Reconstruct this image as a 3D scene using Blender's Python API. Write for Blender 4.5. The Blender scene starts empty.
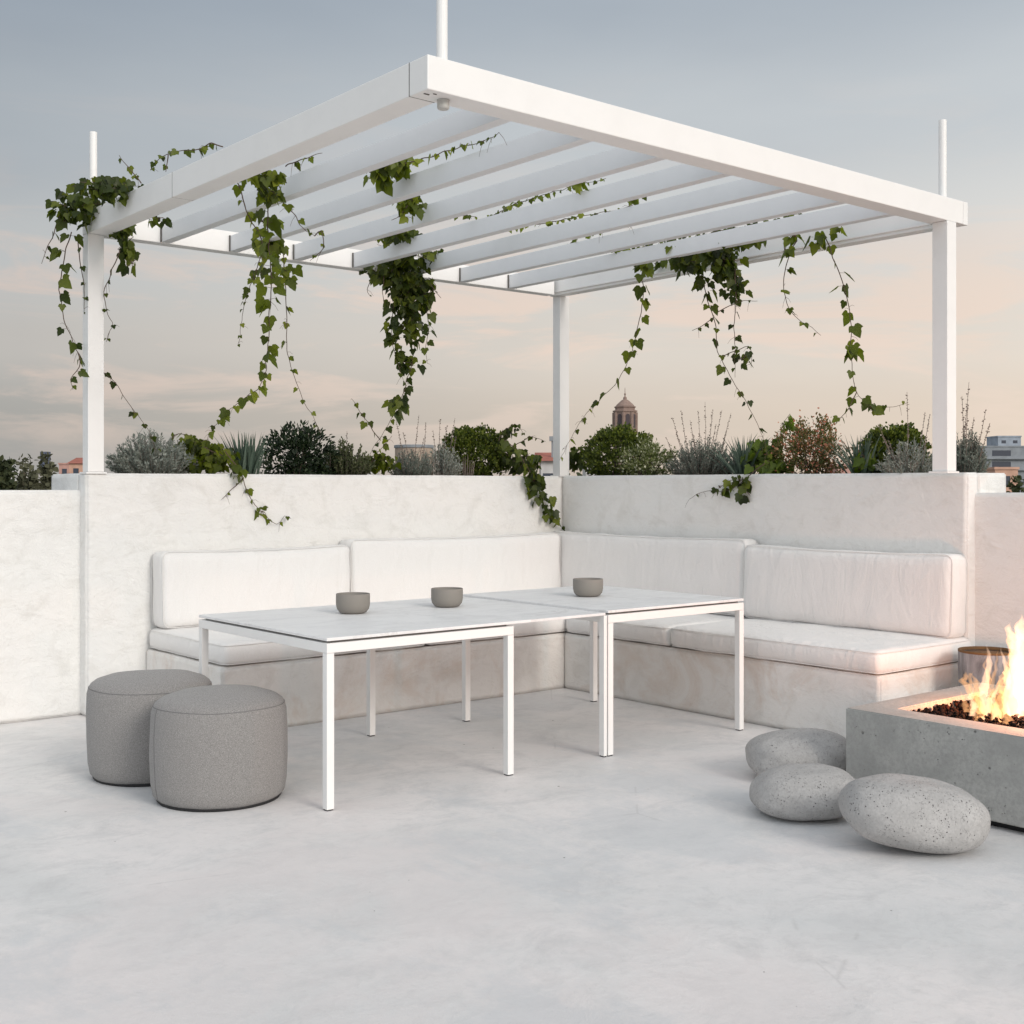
import bpy, bmesh, math, random
import numpy as np
from mathutils import Vector, Matrix, noise
random.seed(7); rng = np.random.default_rng(7)
R = math.radians
SC = bpy.context.scene
COL = SC.collection
# ------------------------------------------------------------------ camera
CX, CY, CH, FPX, YH, YAW = -6.693, -7.431, 1.414, 1229.1, 485.5, R(39.632)
cam = bpy.data.cameras.new('camera'); camo = bpy.data.objects.new('camera', cam); COL.objects.link(camo)
camo.location = (CX, CY, CH); camo.rotation_euler = (R(90), 0, -YAW)
cam.sensor_width = 36; cam.lens = 36*FPX/1024; cam.shift_y = -(512-YH)/1024
cam.clip_start = .05; cam.clip_end = 6000
SC.camera = camo
FW = Vector((math.sin(YAW), math.cos(YAW), 0)); RT = Vector((math.cos(YAW), -math.sin(YAW), 0))
# ------------------------------------------------------------------ light
SUN_DIR = Vector((0.02, -.88, .42)).normalized()       # towards the sun
sl = bpy.data.lights.new('sun', 'SUN'); so = bpy.data.objects.new('sun', sl); COL.objects.link(so)
sl.energy = 1.6; sl.angle = R(20); sl.color = (1, .93, .85)
so.rotation_euler = (-SUN_DIR).to_track_quat('-Z', 'Y').to_euler()
w = bpy.data.worlds.new('World'); SC.world = w; w.use_nodes = True
nt = w.node_tree; N = nt.nodes; LK = nt.links; N.clear()
def wn(t, **k):
    n = N.new(t)
    for a, b in k.items(): setattr(n, a, b)
    return n
def wmath(op, a, b=None, clamp=False):
    n = wn('ShaderNodeMath', operation=op); n.use_clamp = clamp
    for i, v in enumerate((a, b)):
        if v is None: continue
        if isinstance(v, (int, float)): n.inputs[i].default_value = v
        else: LK.new(v, n.inputs[i])
    return n.outputs[0]
def wramp(fac, st):
    n = wn('ShaderNodeValToRGB'); e = n.color_ramp.elements
    n.color_ramp.interpolation = 'B_SPLINE' if False else 'EASE'
    while len(e) < len(st): e.new(.5)
    for q, (p, c) in zip(e, st): q.position = p; q.color = (*c, 1)
    LK.new(fac, n.inputs[0]); return n.outputs[0]
def wdot(vec, d):
    n = wn('ShaderNodeVectorMath', operation='DOT_PRODUCT'); LK.new(vec, n.inputs[0]); n.inputs[1].default_value = d; return n.outputs['Value']
def wmix(f, a, b, mode='MIX'):
    n = wn('ShaderNodeMix', data_type='RGBA', blend_type=mode)
    if isinstance(f, (int, float)): n.inputs[0].default_value = f
    else: LK.new(f, n.inputs[0])
    for s, v in ((6, a), (7, b)):
        if isinstance(v, tuple): n.inputs[s].default_value = (*v, 1)
        else: LK.new(v, n.inputs[s])
    return n.outputs[2]
tc = wn('ShaderNodeTexCoord'); DIR = tc.outputs['Generated']
sx = wn('ShaderNodeSeparateXYZ'); LK.new(DIR, sx.inputs[0]); Z = wmath('MAXIMUM', sx.outputs[2], 0)
cool = wramp(Z, [(0, (.37, .375, .37)), (.05, (.41, .40, .38)), (.11, (.54, .515, .485)), (.17, (.52, .535, .535)), (.26, (.43, .47, .505)), (.38, (.335, .39, .455)), (1, (.43, .445, .46))])
warm = wramp(Z, [(0, (.93, .735, .58)), (.05, (.94, .785, .64)), (.12, (.91, .83, .73)), (.2, (.83, .82, .785)), (.28, (.67, .705, .725)), (.38, (.50, .555, .61)), (1, (.45, .46, .47))])
side = wmath('MULTIPLY_ADD', wdot(DIR, tuple(RT)), 1.25); side.node.inputs[2].default_value = .46; side.node.use_clamp = True
sky = wmix(side, cool, warm)
# streaky dusk clouds low over the horizon
mp = wn('ShaderNodeMapping'); mp.inputs['Scale'].default_value = (1.7, 1.7, 10); mp.inputs['Rotation'].default_value = (.10, .06, 0); LK.new(DIR, mp.inputs[0])
nz = wn('ShaderNodeTexNoise'); nz.inputs['Scale'].default_value = 2.3; nz.inputs['Detail'].default_value = 8; nz.inputs['Roughness'].default_value = .6; nz.inputs['Distortion'].default_value = .9
LK.new(mp.outputs[0], nz.inputs[0])
cl = wramp(nz.outputs[0], [(.48, (0, 0, 0)), (.64, (1, 1, 1))])
lowb = wramp(Z, [(0, (0, 0, 0)), (.05, (.6, .6, .6)), (.12, (1, 1, 1)), (.24, (.12, .12, .12)), (.34, (0, 0, 0))])
cf = wmix(1.0, cl, lowb, 'MULTIPLY')
cfm = wmath('MULTIPLY', cf, .9)
sky = wmix(cfm, sky, wmix(side, (.72, .585, .51), (1.0, .82, .69)))
nz2 = wn('ShaderNodeTexNoise'); nz2.inputs['Scale'].default_value = 1.7; nz2.inputs['Detail'].default_value = 5
mp2 = wn('ShaderNodeMapping'); mp2.inputs['Scale'].default_value = (1, 1, 3.4); LK.new(DIR, mp2.inputs[0]); LK.new(mp2.outputs[0], nz2.inputs[0])
sky = wmix(.22, sky, wmix(1.0, sky, wramp(nz2.outputs[0], [(.35, (.72, .74, .78)), (.65, (1.25, 1.22, 1.18))]), 'MULTIPLY'))
# the bright veiled sun side of the sky, behind the photographer
gl = wmath('POWER', wmath('MAXIMUM', wdot(DIR, tuple(Vector((-.22, -.80, .56)).normalized())), 0), 1.6)
glc = wmix(1.0, wmix(gl, (0, 0, 0), (1, 1, 1)), (.48, .475, .48), 'MULTIPLY')
sky = wmix(1.0, sky, glc, 'ADD')
gl2 = wmath('POWER', wmath('MAXIMUM', wdot(DIR, tuple(Vector((-.86, -.25, .40)).normalized())), 0), 1.3)
sky = wmix(1.0, sky, wmix(1.0, wmix(gl2, (0, 0, 0), (1, 1, 1)), (.39, .43, .47), 'MULTIPLY'), 'ADD')
ns = wn('ShaderNodeTexSky', sky_type='NISHITA'); ns.sun_disc = False
ns.sun_elevation = math.asin(SUN_DIR.z); ns.sun_rotation = math.atan2(SUN_DIR.x, SUN_DIR.y)
bg1 = wn('ShaderNodeBackground'); LK.new(sky, bg1.inputs[0]); bg1.inputs[1].default_value = .97
bg2 = wn('ShaderNodeBackground'); LK.new(ns.outputs[0], bg2.inputs[0]); bg2.inputs[1].default_value = .05
mxs = wn('ShaderNodeMixShader'); mxs.inputs[0].default_value = .06
LK.new(bg1.outputs[0], mxs.inputs[1]); LK.new(bg2.outputs[0], mxs.inputs[2])
wo = wn('ShaderNodeOutputWorld'); LK.new(mxs.outputs[0], wo.inputs[0])
SC.view_settings.view_transform = 'Standard'; SC.view_settings.look = 'None'
SC.view_settings.exposure = 0.0; SC.view_settings.gamma = 1
SC.render.engine = 'CYCLES'; SC.cycles.max_bounces = 8; SC.cycles.transparent_max_bounces = 8
try: SC.cycles.use_denoising = True
except Exception: pass
# ------------------------------------------------------------------ helpers
def at(px, py, d):
    """point seen at pixel (px, py) at depth d metres from the camera plane"""
    return Vector((CX, CY, CH)) + FW*d + RT*((px-512)*d/FPX) + Vector((0, 0, (YH-py)*d/FPX))
def onz(px, py, z): return at(px, py, FPX*(CH-z)/(py-YH))
def onplane(px, py, ax, val):
    k = (px-512)/FPX; v = FW + RT*k
    d = (val-CX)/v.x if ax == 'X' else (val-CY)/v.y
    return at(px, py, d)
def depth_of(p): return (Vector(p)-camo.location).dot(FW)
def tag(o, label=None, cat=None, group=None, kind=None):
    if label: o['label'] = label
    if cat: o['category'] = cat
    if group: o['group'] = group
    if kind: o['kind'] = kind
    return o
def empty(name, loc, label, cat, group=None, rz=0):
    o = bpy.data.objects.new(name, None); COL.objects.link(o); o.location = loc; o.rotation_euler = (0, 0, rz)
    o.empty_display_size = .1
    return tag(o, label, cat, group)
def link(name, me, mat, parent=None, loc=None, smooth=False, world=True):
    """world=True: mesh coordinates are world ones, shifted to be local to the parent"""
    o = bpy.data.objects.new(name, me); COL.objects.link(o)
    if mat is not None: me.materials.append(mat)
    if parent is not None:
        if world:
            if parent.rotation_euler.z: me.transform(Matrix.Rotation(-parent.rotation_euler.z, 4, 'Z') @ Matrix.Translation(-Vector(parent['o'] if 'o' in parent else parent.location)))
            else: me.transform(Matrix.Translation(-full(parent)))
        o.parent = parent
    if loc: o.location = loc
    if smooth: me.polygons.foreach_set('use_smooth', [True]*len(me.polygons))
    return o
def full(o):
    v = Vector(o.location)
    while o.parent: o = o.parent; v += Vector(o.location)
    return v
def bm_me(bm, name='m'):
    me = bpy.data.meshes.new(name); bm.normal_update(); bm.to_mesh(me); bm.free(); return me
def abox(bm, x0, x1, y0, y1, z0, z1, bev=0, seg=1):
    r = bmesh.ops.create_cube(bm, size=1)
    vs = r['verts']
    for v in vs:
        v.co = Vector((x0+(v.co.x+.5)*(x1-x0), y0+(v.co.y+.5)*(y1-y0), z0+(v.co.z+.5)*(z1-z0)))
    if bev:
        es = list({e for v in vs for e in v.link_edges})
        bmesh.ops.bevel(bm, geom=es, offset=bev, segments=seg, affect='EDGES', profile=.5)
    return bm
def boxes(lst, bev=0, seg=1):
    bm = bmesh.new()
    for b in lst: abox(bm, *b, bev=bev, seg=seg)
    return bm_me(bm)
def part(name, lst, mat, parent, bev=.003, seg=2, smooth=False):
    return link(name, boxes(lst, bev, seg), mat, parent, smooth=smooth)
def rough_box(x0, x1, y0, y1, z0, z1, step=.07, amp=.003, bev=.009, seed=0, holes=None):
    """hand-rendered masonry: a box with soft arrises and slightly wavy faces"""
    bm = bmesh.new()
    L = (x1-x0, y1-y0, z1-z0); G_ = []
    for l in L:
        m = max(1, int(round((l-.06)/step))) if l > .1 else 1
        G_.append([0]+([.03+(l-.06)*i/m for i in range(m+1)] if l > .1 else [])+[l])
    n = [len(g_)-1 for g_ in G_]
    idx = {}
    def vert(i, j, k):
        if (i, j, k) not in idx:
            p = Vector((x0+G_[0][i], y0+G_[1][j], z0+G_[2][k])); idx[(i, j, k)] = bm.verts.new(p)
        return idx[(i, j, k)]
    for a in range(3):
        b, c = (a+1) % 3, (a+2) % 3
        for side_ in (0, n[a]):
            for i in range(n[b]):
                for j in range(n[c]):
                    q = []
                    for (u, v) in ((0, 0), (1, 0), (1, 1), (0, 1)):
                        ijk = [0]*3; ijk[a] = side_; ijk[b] = i+u; ijk[c] = j+v; q.append(vert(*ijk))
                    if side_ == 0: q.reverse()
                    bm.faces.new(q)
    bm.normal_update()
    if bev:
        es = [e for e in bm.edges if len(e.link_faces) == 2 and e.calc_face_angle(0) > 1]
        bmesh.ops.bevel(bm, geom=es, offset=bev, segments=3, affect='EDGES')
    for v in bm.verts:
        p = v.co*2.3+Vector((seed, seed*1.7, 0)); q = v.co*9+Vector((0, seed, 0))
        v.co += Vector((noise.noise(p), noise.noise(p+Vector((31, 0, 0))), noise.noise(p+Vector((0, 57, 0)))))*amp + Vector((noise.noise(q), noise.noise(q+Vector((11, 0, 0))), noise.noise(q+Vector((0, 17, 0)))))*amp*.35
    me = bm_me(bm); me.polygons.foreach_set('use_smooth', [True]*len(me.polygons)); return me
def tube_arrays(pts, radii, ns=6):
    pts = [Vector(p) for p in pts]; V = []; F = []
    prev = None
    for i, p in enumerate(pts):
        t = (pts[min(i+1, len(pts)-1)]-pts[max(i-1, 0)]).normalized() if len(pts) > 1 else Vector((0, 0, 1))
        a = prev if prev is not None else (Vector((0, 0, 1)) if abs(t.z) < .9 else Vector((1, 0, 0)))
        b = t.cross(a).normalized() if t.cross(a).length > 1e-6 else t.orthogonal().normalized(); a = b.cross(t).normalized(); prev = a
        r = radii[i] if hasattr(radii, '__len__') else radii
        for k in range(ns):
            an = 2*math.pi*k/ns; V.append(p+(a*math.cos(an)+b*math.sin(an))*r)
    for i in range(len(pts)-1):
        for k in range(ns):
            F.append((i*ns+k, i*ns+(k+1) % ns, (i+1)*ns+(k+1) % ns, (i+1)*ns+k))
    F.append(tuple(range(ns))[::-1]); F.append(tuple((len(pts)-1)*ns+k for k in range(ns)))
    return V, F
def tubes(lst, ns=6):
    V = []; F = []
    for pts, r in lst:
        v, f = tube_arrays(pts, r, ns); o = len(V); V += v; F += [tuple(i+o for i in q) for q in f]
    me = bpy.data.meshes.new('t'); me.from_pydata([tuple(v) for v in V], [], F); me.update(); return me
def lathe(prof, ns=48):
    V = []; F = []; n = len(prof)
    for k in range(ns):
        a = 2*math.pi*k/ns
        for r, z in prof: V.append((r*math.cos(a), r*math.sin(a), z))
    for k in range(ns):
        k2 = (k+1) % ns
        for i in range(n-1): F.append((k*n+i, k2*n+i, k2*n+i+1, k*n+i+1))
    me = bpy.data.meshes.new('l'); me.from_pydata(V, [], F); me.update()
    bm = bmesh.new(); bm.from_mesh(me); bmesh.ops.remove_doubles(bm, verts=bm.verts, dist=1e-5); bmesh.ops.recalc_face_normals(bm, faces=bm.faces); bm.to_mesh(me); bm.free()
    return me
# ---- leaves as small meshes, merged per plant
def T_leaf(w=.5, fold=.12):      # a plain pointed leaf, length 1 along +Y, folded on its midrib
    return np.array([(0, 0, 0), (w*.42, .25, fold), (w*.5, .5, fold), (w*.28, .8, fold*.7), (0, 1, 0), (-w*.28, .8, fold*.7), (-w*.5, .5, fold), (-w*.42, .25, fold), (0, .5, 0)]), [(0, 1, 8), (1, 2, 8), (2, 3, 8), (3, 4, 8), (4, 5, 8), (5, 6, 8), (6, 7, 8), (7, 0, 8)]
def T_dia(w=.5, fold=.1):
    return np.array([(0, 0, 0), (w*.5, .5, fold), (0, 1, 0), (-w*.5, .5, fold)]), [(0, 1, 2), (0, 2, 3)]
def T_ivy():                     # three- to five-lobed ivy leaf
    o = [(0, .02), (.14, -.10), (.33, -.08), (.44, .08), (.54, .34), (.40, .36), (.33, .44), (.29, .60), (.15, .80), (0, 1.0), (-.15, .80), (-.29, .60), (-.33, .44), (-.40, .36), (-.54, .34), (-.44, .08), (-.33, -.08), (-.14, -.10)]
    V = [(x, y, .16*abs(x)-.10*max(0, y-.5)**1.3) for x, y in o]+[(0, .36, -.02)]
    n = len(o); return np.array(V), [(i, (i+1) % n, n) for i in range(n)]
IVY = T_ivy(); LEAF = T_leaf(); LEAFW = T_leaf(.8, .1); DIA = T_dia(.55); NEEDLE = T_dia(.16, .02); ROUND = T_leaf(.85, .05)
def frames(dirs, ups):
    y = dirs/np.linalg.norm(dirs, axis=1, keepdims=True)
    x = np.cross(y, ups); nx = np.linalg.norm(x, axis=1, keepdims=True); nx[nx < 1e-6] = 1; x = x/nx
    z = np.cross(x, y); return np.stack([x, y, z], 2)
def leaves(P, D, U, S, tpl):
    """P positions, D tip directions, U facing normals, S sizes"""
    P = np.asarray(P, float); D = np.asarray(D, float); U = np.asarray(U, float); S = np.asarray(S, float)
    TV, TF = tpl; M = frames(D, U)
    V = np.einsum('nij,kj->nki', M, TV)*S[:, None, None]+P[:, None, :]
    k = len(TV); n = len(P)
    F = (np.array(TF)[None]+np.arange(n)[:, None, None]*k).reshape(-1, len(TF[0]))
    return V.reshape(-1, 3), F
def arr_me(V, F):
    me = bpy.data.meshes.new('a'); F = np.asarray(F); c = F.shape[1]
    me.vertices.add(len(V)); me.vertices.foreach_set('co', np.asarray(V, 'f').ravel())
    me.loops.add(F.size); me.loops.foreach_set('vertex_index', F.astype('i').ravel())
    me.polygons.add(len(F)); me.polygons.foreach_set('loop_start', np.arange(0, F.size, c, dtype='i'))
    me.polygons.foreach_set('loop_total', np.full(len(F), c, 'i')); me.update(calc_edges=True); me.validate(); return me
def cat_arr(lst):
    V = []; F = []; o = 0
    for v, f in lst: V.append(v); F.append(f+o); o += len(v)
    return np.vstack(V), np.vstack(F)
def rdir(n, zb=0.0):
    v = rng.normal(size=(n, 3)); v[:, 2] += zb; return v/np.linalg.norm(v, axis=1, keepdims=True)
# ------------------------------------------------------------------ materials
class MT:
    def __init__(s, name, rough=.6, color=(.5, .5, .5)):
        s.m = bpy.data.materials.new(name); s.m.use_nodes = True; s.t = s.m.node_tree; s.N = s.t.nodes; s.L = s.t.links
        s.b = s.N['Principled BSDF']; s.b.inputs['Roughness'].default_value = rough; s.b.inputs['Base Color'].default_value = (*color, 1)
        s.tc = s.N.new('ShaderNodeTexCoord').outputs['Object']; s.h = None
    def noise(s, sc, det=5, rough=.55, dist=0, scale=(1, 1, 1), vec=None):
        mp = s.N.new('ShaderNodeMapping'); mp.inputs['Scale'].default_value = scale; s.L.new(vec or s.tc, mp.inputs[0])
        n = s.N.new('ShaderNodeTexNoise'); n.inputs['Scale'].default_value = sc; n.inputs['Detail'].default_value = det; n.inputs['Roughness'].default_value = rough; n.inputs['Distortion'].default_value = dist
        s.L.new(mp.outputs[0], n.inputs[0]); return n.outputs[0]
    def voro(s, sc, feat='F1', scale=(1, 1, 1), rnd=1):
        mp = s.N.new('ShaderNodeMapping'); mp.inputs['Scale'].default_value = scale; s.L.new(s.tc, mp.inputs[0])
        n = s.N.new('ShaderNodeTexVoronoi'); n.feature = feat; n.inputs['Scale'].default_value = sc; n.inputs['Randomness'].default_value = rnd
        s.L.new(mp.outputs[0], n.inputs[0]); return n
    def ramp(s, f, st):
        n = s.N.new('ShaderNodeValToRGB'); e = n.color_ramp.elements
        while len(e) < len(st): e.new(.5)
        for q, (p, c) in zip(e, st): q.position = p; q.color = (*(c if hasattr(c, '__len__') else (c, c, c)), 1)
        s.L.new(f, n.inputs[0]); return n.outputs[0]
    def mix(s, f, a, b, mode='MIX'):
        n = s.N.new('ShaderNodeMix'); n.data_type = 'RGBA'; n.blend_type = mode
        for i, v in ((0, f), (6, a), (7, b)):
            if isinstance(v, (int, float)): n.inputs[i].default_value = v
            elif isinstance(v, tuple): n.inputs[i].default_value = (*v, 1)
            else: s.L.new(v, n.inputs[i])
        return n.outputs[2]
    def math(s, op, a, b=0):
        n = s.N.new('ShaderNodeMath'); n.operation = op
        for i, v in ((0, a), (1, b)):
            if isinstance(v, (int, float)): n.inputs[i].default_value = v
            else: s.L.new(v, n.inputs[i])
        return n.outputs[0]
    def col(s, c):
        s.L.new(c, s.b.inputs['Base Color']); return s
    def bump(s, h, dist=.01, st=1):
        n = s.N.new('ShaderNodeBump'); n.inputs['Distance'].default_value = dist; n.inputs['Strength'].default_value = st
        s.L.new(h, n.inputs['Height'])
        if s.h: s.L.new(s.h, n.inputs['Normal'])
        s.h = n.outputs[0]; s.L.new(s.h, s.b.inputs['Normal']); return s
def plaster(name, base, warm_, dark, patch=.5, bump=1.0, stain=None):
    t = MT(name, .85)
    n1 = t.noise(1.3, 6, .6, .4); n2 = t.noise(6, 6, .65, .6); n3 = t.noise(38, 4, .6)
    c = t.mix(t.ramp(n1, [(.35, 0.), (.65, 1.)]), base, warm_)
    c = t.mix(t.math('MULTIPLY', t.ramp(n2, [(.5, 0.), (.72, 1.)]), patch), c, dark)
    if stain: c = t.mix(t.math('MULTIPLY', t.ramp(t.noise(2.1, 7, .7, .8), [(.5, 0.), (.66, 1.)]), .75), c, stain)
    v = t.voro(46); sp = t.math('MULTIPLY', t.ramp(v.outputs['Distance'], [(.05, 1.), (.10, 0.)]), t.ramp(t.noise(7, 2), [(.58, 0.), (.62, 1.)]))
    c = t.mix(t.math('MULTIPLY', sp, .5), c, (.25, .23, .2)); t.col(c)
    tr = t.noise(3.2, 3, .5, 1.6, (1, 1, 2.2)); tr2 = t.noise(11, 8, .72, 1.2)
    t.bump(tr, .010*bump).bump(tr2, .009*bump).bump(n3, .002*bump)
    return t.m
M = {}
M['plaster'] = plaster('white_plaster', (.80, .785, .755), (.77, .765, .745), (.655, .64, .605), .65, .95)
M['bench'] = plaster('bench_render', (.74, .72, .685), (.75, .73, .70), (.60, .57, .53), .65, .8, (.64, .555, .49))
M['bench_end'] = M['bench']
def floor_mat():
    t = MT('polished_microcement', .55)
    n1 = t.noise(.9, 9, .68, .35); n2 = t.noise(3.2, 10, .74, .45, (1, 1.3, 1)); n4 = t.noise(17, 8, .8, .3)
    c = t.mix(t.ramp(n1, [(.38, 0.), (.62, 1.)]), (.67, .67, .662), (.79, .76, .745))
    c = t.mix(t.math('MULTIPLY', t.ramp(n2, [(.48, 0.), (.68, 1.)]), .75), c, (.57, .565, .56))
    c = t.mix(t.math('MULTIPLY', t.ramp(n4, [(.5, 0.), (.75, 1.)]), .45), c, (.52, .51, .50))
    c = t.mix(t.math('MULTIPLY', t.ramp(t.noise(.62, 8, .7, .4), [(.5, 0.), (.62, 1.)]), .5), c, (.745, .69, .675))
    c = t.mix(t.math('MULTIPLY', t.ramp(t.noise(.8, 9, .72, .3, (1.4, .8, 1)), [(.52, 0.), (.60, 1.)]), .45), c, (.565, .585, .60))
    v = t.voro(5.2, rnd=1); keep = t.ramp(t.noise(3.1, 2), [(.47, 0.), (.5, 1.)])
    sp = t.math('MULTIPLY', t.ramp(v.outputs['Distance'], [(.022, 1.), (.034, 0.)]), keep)
    v2 = t.voro(11); sp2 = t.math('MULTIPLY', t.ramp(v2.outputs['Distance'], [(.02, 1.), (.035, 0.)]), t.ramp(t.noise(5.3, 2), [(.60, 0.), (.63, 1.)]))
    s_ = t.math('MAXIMUM', sp, sp2)
    # hairline cracks
    e = t.voro(.55, 'DISTANCE_TO_EDGE'); mpn = t.noise(2.5, 6, .6, 1)
    cr = t.math('MULTIPLY', t.ramp(e.outputs['Distance'], [(.0, 1.), (.004, 0.)]), t.ramp(mpn, [(.55, 0.), (.62, 1.)]))
    c = t.mix(t.math('MULTIPLY', cr, .25), c, (.35, .34, .33))
    c = t.mix(s_, c, (.12, .11, .10)); t.col(c)
    t.L.new(t.ramp(n2, [(.3, .42), (.7, .66)]), t.b.inputs['Roughness'])
    t.bump(n2, .004).bump(n4, .0022).bump(s_, -.003)
    return t.m
M['floor'] = floor_mat()
def fabric(name, base, dark, sc=420, bump=.0012, spec=.2, mott=.35, wr=0.0):
    t = MT(name, .95); t.b.inputs['Specular IOR Level'].default_value = spec
    t.b.inputs['Sheen Weight'].default_value = .15
    a = t.noise(sc, 2, .7); n = t.noise(3.0, 5, .6, .4)
    c = t.mix(t.ramp(a, [(.38, 0.), (.62, 1.)]), dark, base)
    c = t.mix(t.math('MULTIPLY', t.ramp(n, [(.4, 0.), (.7, 1.)]), mott), c, dark); t.col(c)
    if wr: t.bump(t.noise(5, 4, .55, 1.4, (1.3, 1.3, .45)), wr)
    t.bump(a, bump); return t.m
M['cushion'] = fabric('offwhite_canvas', (.80, .785, .765), (.745, .73, .71), 300, .0008, wr=.013)
M['piping'] = fabric('offwhite_piping', (.76, .745, .725), (.70, .685, .665), 300, .0006)
def pouf_mat():
    t = MT('heather_grey_fabric', .95); t.b.inputs['Specular IOR Level'].default_value = .15; t.b.inputs['Sheen Weight'].default_value = .2
    a = t.noise(330, 2, .85, 0, (1, 1, 1)); b = t.noise(190, 3, .85, 0, (1, 1, 3)); c1 = t.ramp(a, [(.38, (.13, .126, .123)), (.5, (.25, .24, .23)), (.62, (.44, .425, .41))])
    c = t.mix(.5, c1, t.ramp(b, [(.36, (.16, .152, .148)), (.64, (.40, .385, .37))]))
    t.col(c); t.bump(a, .0016).bump(b, .002); return t.m
M['pouf'] = pouf_mat()
M['pouf_seam'] = MT('dark_seam', .9, (.17, .165, .165)).m
M['black'] = MT('black_rubber', .7, (.012, .012, .013)).m
def paint(name, c, rough=.42):
    t = MT(name, rough); n = t.noise(6, 5, .6); t.col(t.mix(t.math('MULTIPLY', t.ramp(n, [(.45, 0.), (.75, 1.)]), .35), c, tuple(x*.9 for x in c))); t.bump(t.noise(60, 3), .0004); return t.m
M['metal'] = paint('white_powder_coat', (.83, .82, .80))
M['spot'] = paint('grey_lamp_housing', (.50, .49, .46), .5)
M['slat'] = paint('satin_grey_slat', (.75, .76, .77), .32)
M['metal_and_shade'] = MT('dark_metal_and_gap_shade', .7, (.13, .12, .11)).m  # dark fittings, also the painted shade inside beam joints and table gaps
def marble():
    t = MT('white_marble', .28)
    n = t.noise(2.0, 8, .65, 2.4); v = t.ramp(t.math('ABSOLUTE', t.math('SUBTRACT', n, .5)), [(0, 1.), (.035, 0.)])
    n2 = t.noise(.9, 4, .6, 1); c = t.mix(t.math('MULTIPLY', t.math('MULTIPLY', v, t.ramp(n2, [(.42, 0.), (.62, 1.)])), .6), (.80, .795, .785), (.50, .48, .46))
    c = t.mix(t.math('MULTIPLY', t.ramp(t.noise(4.2, 9, .75, .6, (1, 2.2, 1)), [(.46, 0.), (.66, 1.)]), .6), c, (.64, .635, .63)); t.col(c)
    t.b.inputs['Roughness'].default_value = .45; return t.m
M['marble'] = marble()
def conc(name, base, dark, pits=1.0, sc=1.0, pit_sc=36, th=.44):
    t = MT(name, .8)
    c = t.mix(t.ramp(t.noise(2.4*sc, 7, .65, .6), [(.35, 0.), (.65, 1.)]), dark, base)
    c = t.mix(t.math('MULTIPLY', t.ramp(t.noise(60*sc, 4, .7), [(.42, 0.), (.62, 1.)]), .6), c, tuple(x*.66 for x in base))
    v = t.voro(pit_sc); k = t.ramp(t.noise(9*sc, 3), [(th, 0.), (th+.08, 1.)])
    p = t.math('MULTIPLY', t.ramp(v.outputs['Distance'], [(.11, 1.), (.19, 0.)]), k)
    v2 = t.voro(pit_sc*3.1); p2 = t.math('MULTIPLY', t.ramp(v2.outputs['Distance'], [(.15, 1.), (.27, 0.)]), t.ramp(t.noise(22*sc, 3), [(th+.03, 0.), (th+.11, 1.)]))
    pp = t.math('MULTIPLY', t.math('MAXIMUM', p, p2), pits)
    c = t.mix(t.math('MULTIPLY', pp, .95), c, tuple(x*.22 for x in base)); t.col(c)
    t.bump(t.noise(7*sc, 6, .6), .006).bump(t.noise(90*sc, 3, .7), .0012).bump(pp, -.004)
    return t.m
M['pit'] = conc('cast_concrete', (.45, .445, .42), (.31, .31, .295), .8, 1, 24, .56)
M['stone'] = conc('porous_grey_stone', (.48, .465, .45), (.37, .36, .35), 1.0, 1.6, 62, .47)
M['bowl'] = paint('taupe_stoneware', (.235, .215, .19), .75)
def potm():
    t = MT('weathered_zinc', .65); t.b.inputs['Metallic'].default_value = 0
    c = t.mix(t.ramp(t.noise(9, 7, .7, 1, (1, 1, .35)), [(.38, 0.), (.62, 1.)]), (.10, .105, .115), (.34, .345, .36))
    t.col(t.mix(t.ramp(t.noise(16, 6, .7, 1, (1, 1, .3)), [(.6, 0.), (.7, .5)]), c, (.20, .17, .14))); t.bump(t.noise(30, 5), .002); return t.m
M['pot'] = potm()
M['rust'] = conc('rusty_rim', (.20, .095, .03), (.11, .06, .025), .3, 3)
def rockm():
    t = MT('lava_rock', .97); t.b.inputs['Specular IOR Level'].default_value = .15; gi = t.N.new('ShaderNodeNewGeometry'); t.col(t.ramp(gi.outputs['Random Per Island'], [(0, (.005, .004, .004)), (.75, (.014, .008, .007)), (1, (.05, .018, .012))])); t.bump(t.noise(120, 4), .003); return t.m
M['lava'] = rockm()
M['soil'] = conc('dark_soil', (.07, .052, .038), (.03, .022, .016), .5, 4)
def leafm(name, cols, rough=.5, trans=.35, tcol=None):
    t = MT(name, rough); gi = t.N.new('ShaderNodeNewGeometry'); n = len(cols)
    c = t.ramp(gi.outputs['Random Per Island'], [(i/(n-1), k) for i, k in enumerate(cols)]); t.col(c)
    t.b.inputs['Specular IOR Level'].default_value = .35
    tr = t.N.new('ShaderNodeBsdfTranslucent'); hs = t.N.new('ShaderNodeHueSaturation'); hs.inputs['Value'].default_value = 2.0; hs.inputs['Saturation'].default_value = 1.1
    t.L.new(c, hs.inputs['Color']); t.L.new(hs.outputs[0], tr.inputs[0])
    mx = t.N.new('ShaderNodeMixShader'); mx.inputs[0].default_value = trans; t.L.new(t.b.outputs[0], mx.inputs[1]); t.L.new(tr.outputs[0], mx.inputs[2])
    t.L.new(mx.outputs[0], t.N['Material Output'].inputs[0]); return t.m
M['ivy'] = leafm('ivy_leaf', [(.045, .060, .009), (.075, .10, .013), (.12, .15, .018), (.19, .215, .03)], .45, .48)
M['ivy_dark'] = leafm('ivy_leaf_dark', [(.022, .034, .007), (.038, .056, .009), (.07, .092, .013), (.125, .15, .02)], .45, .42)
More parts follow.
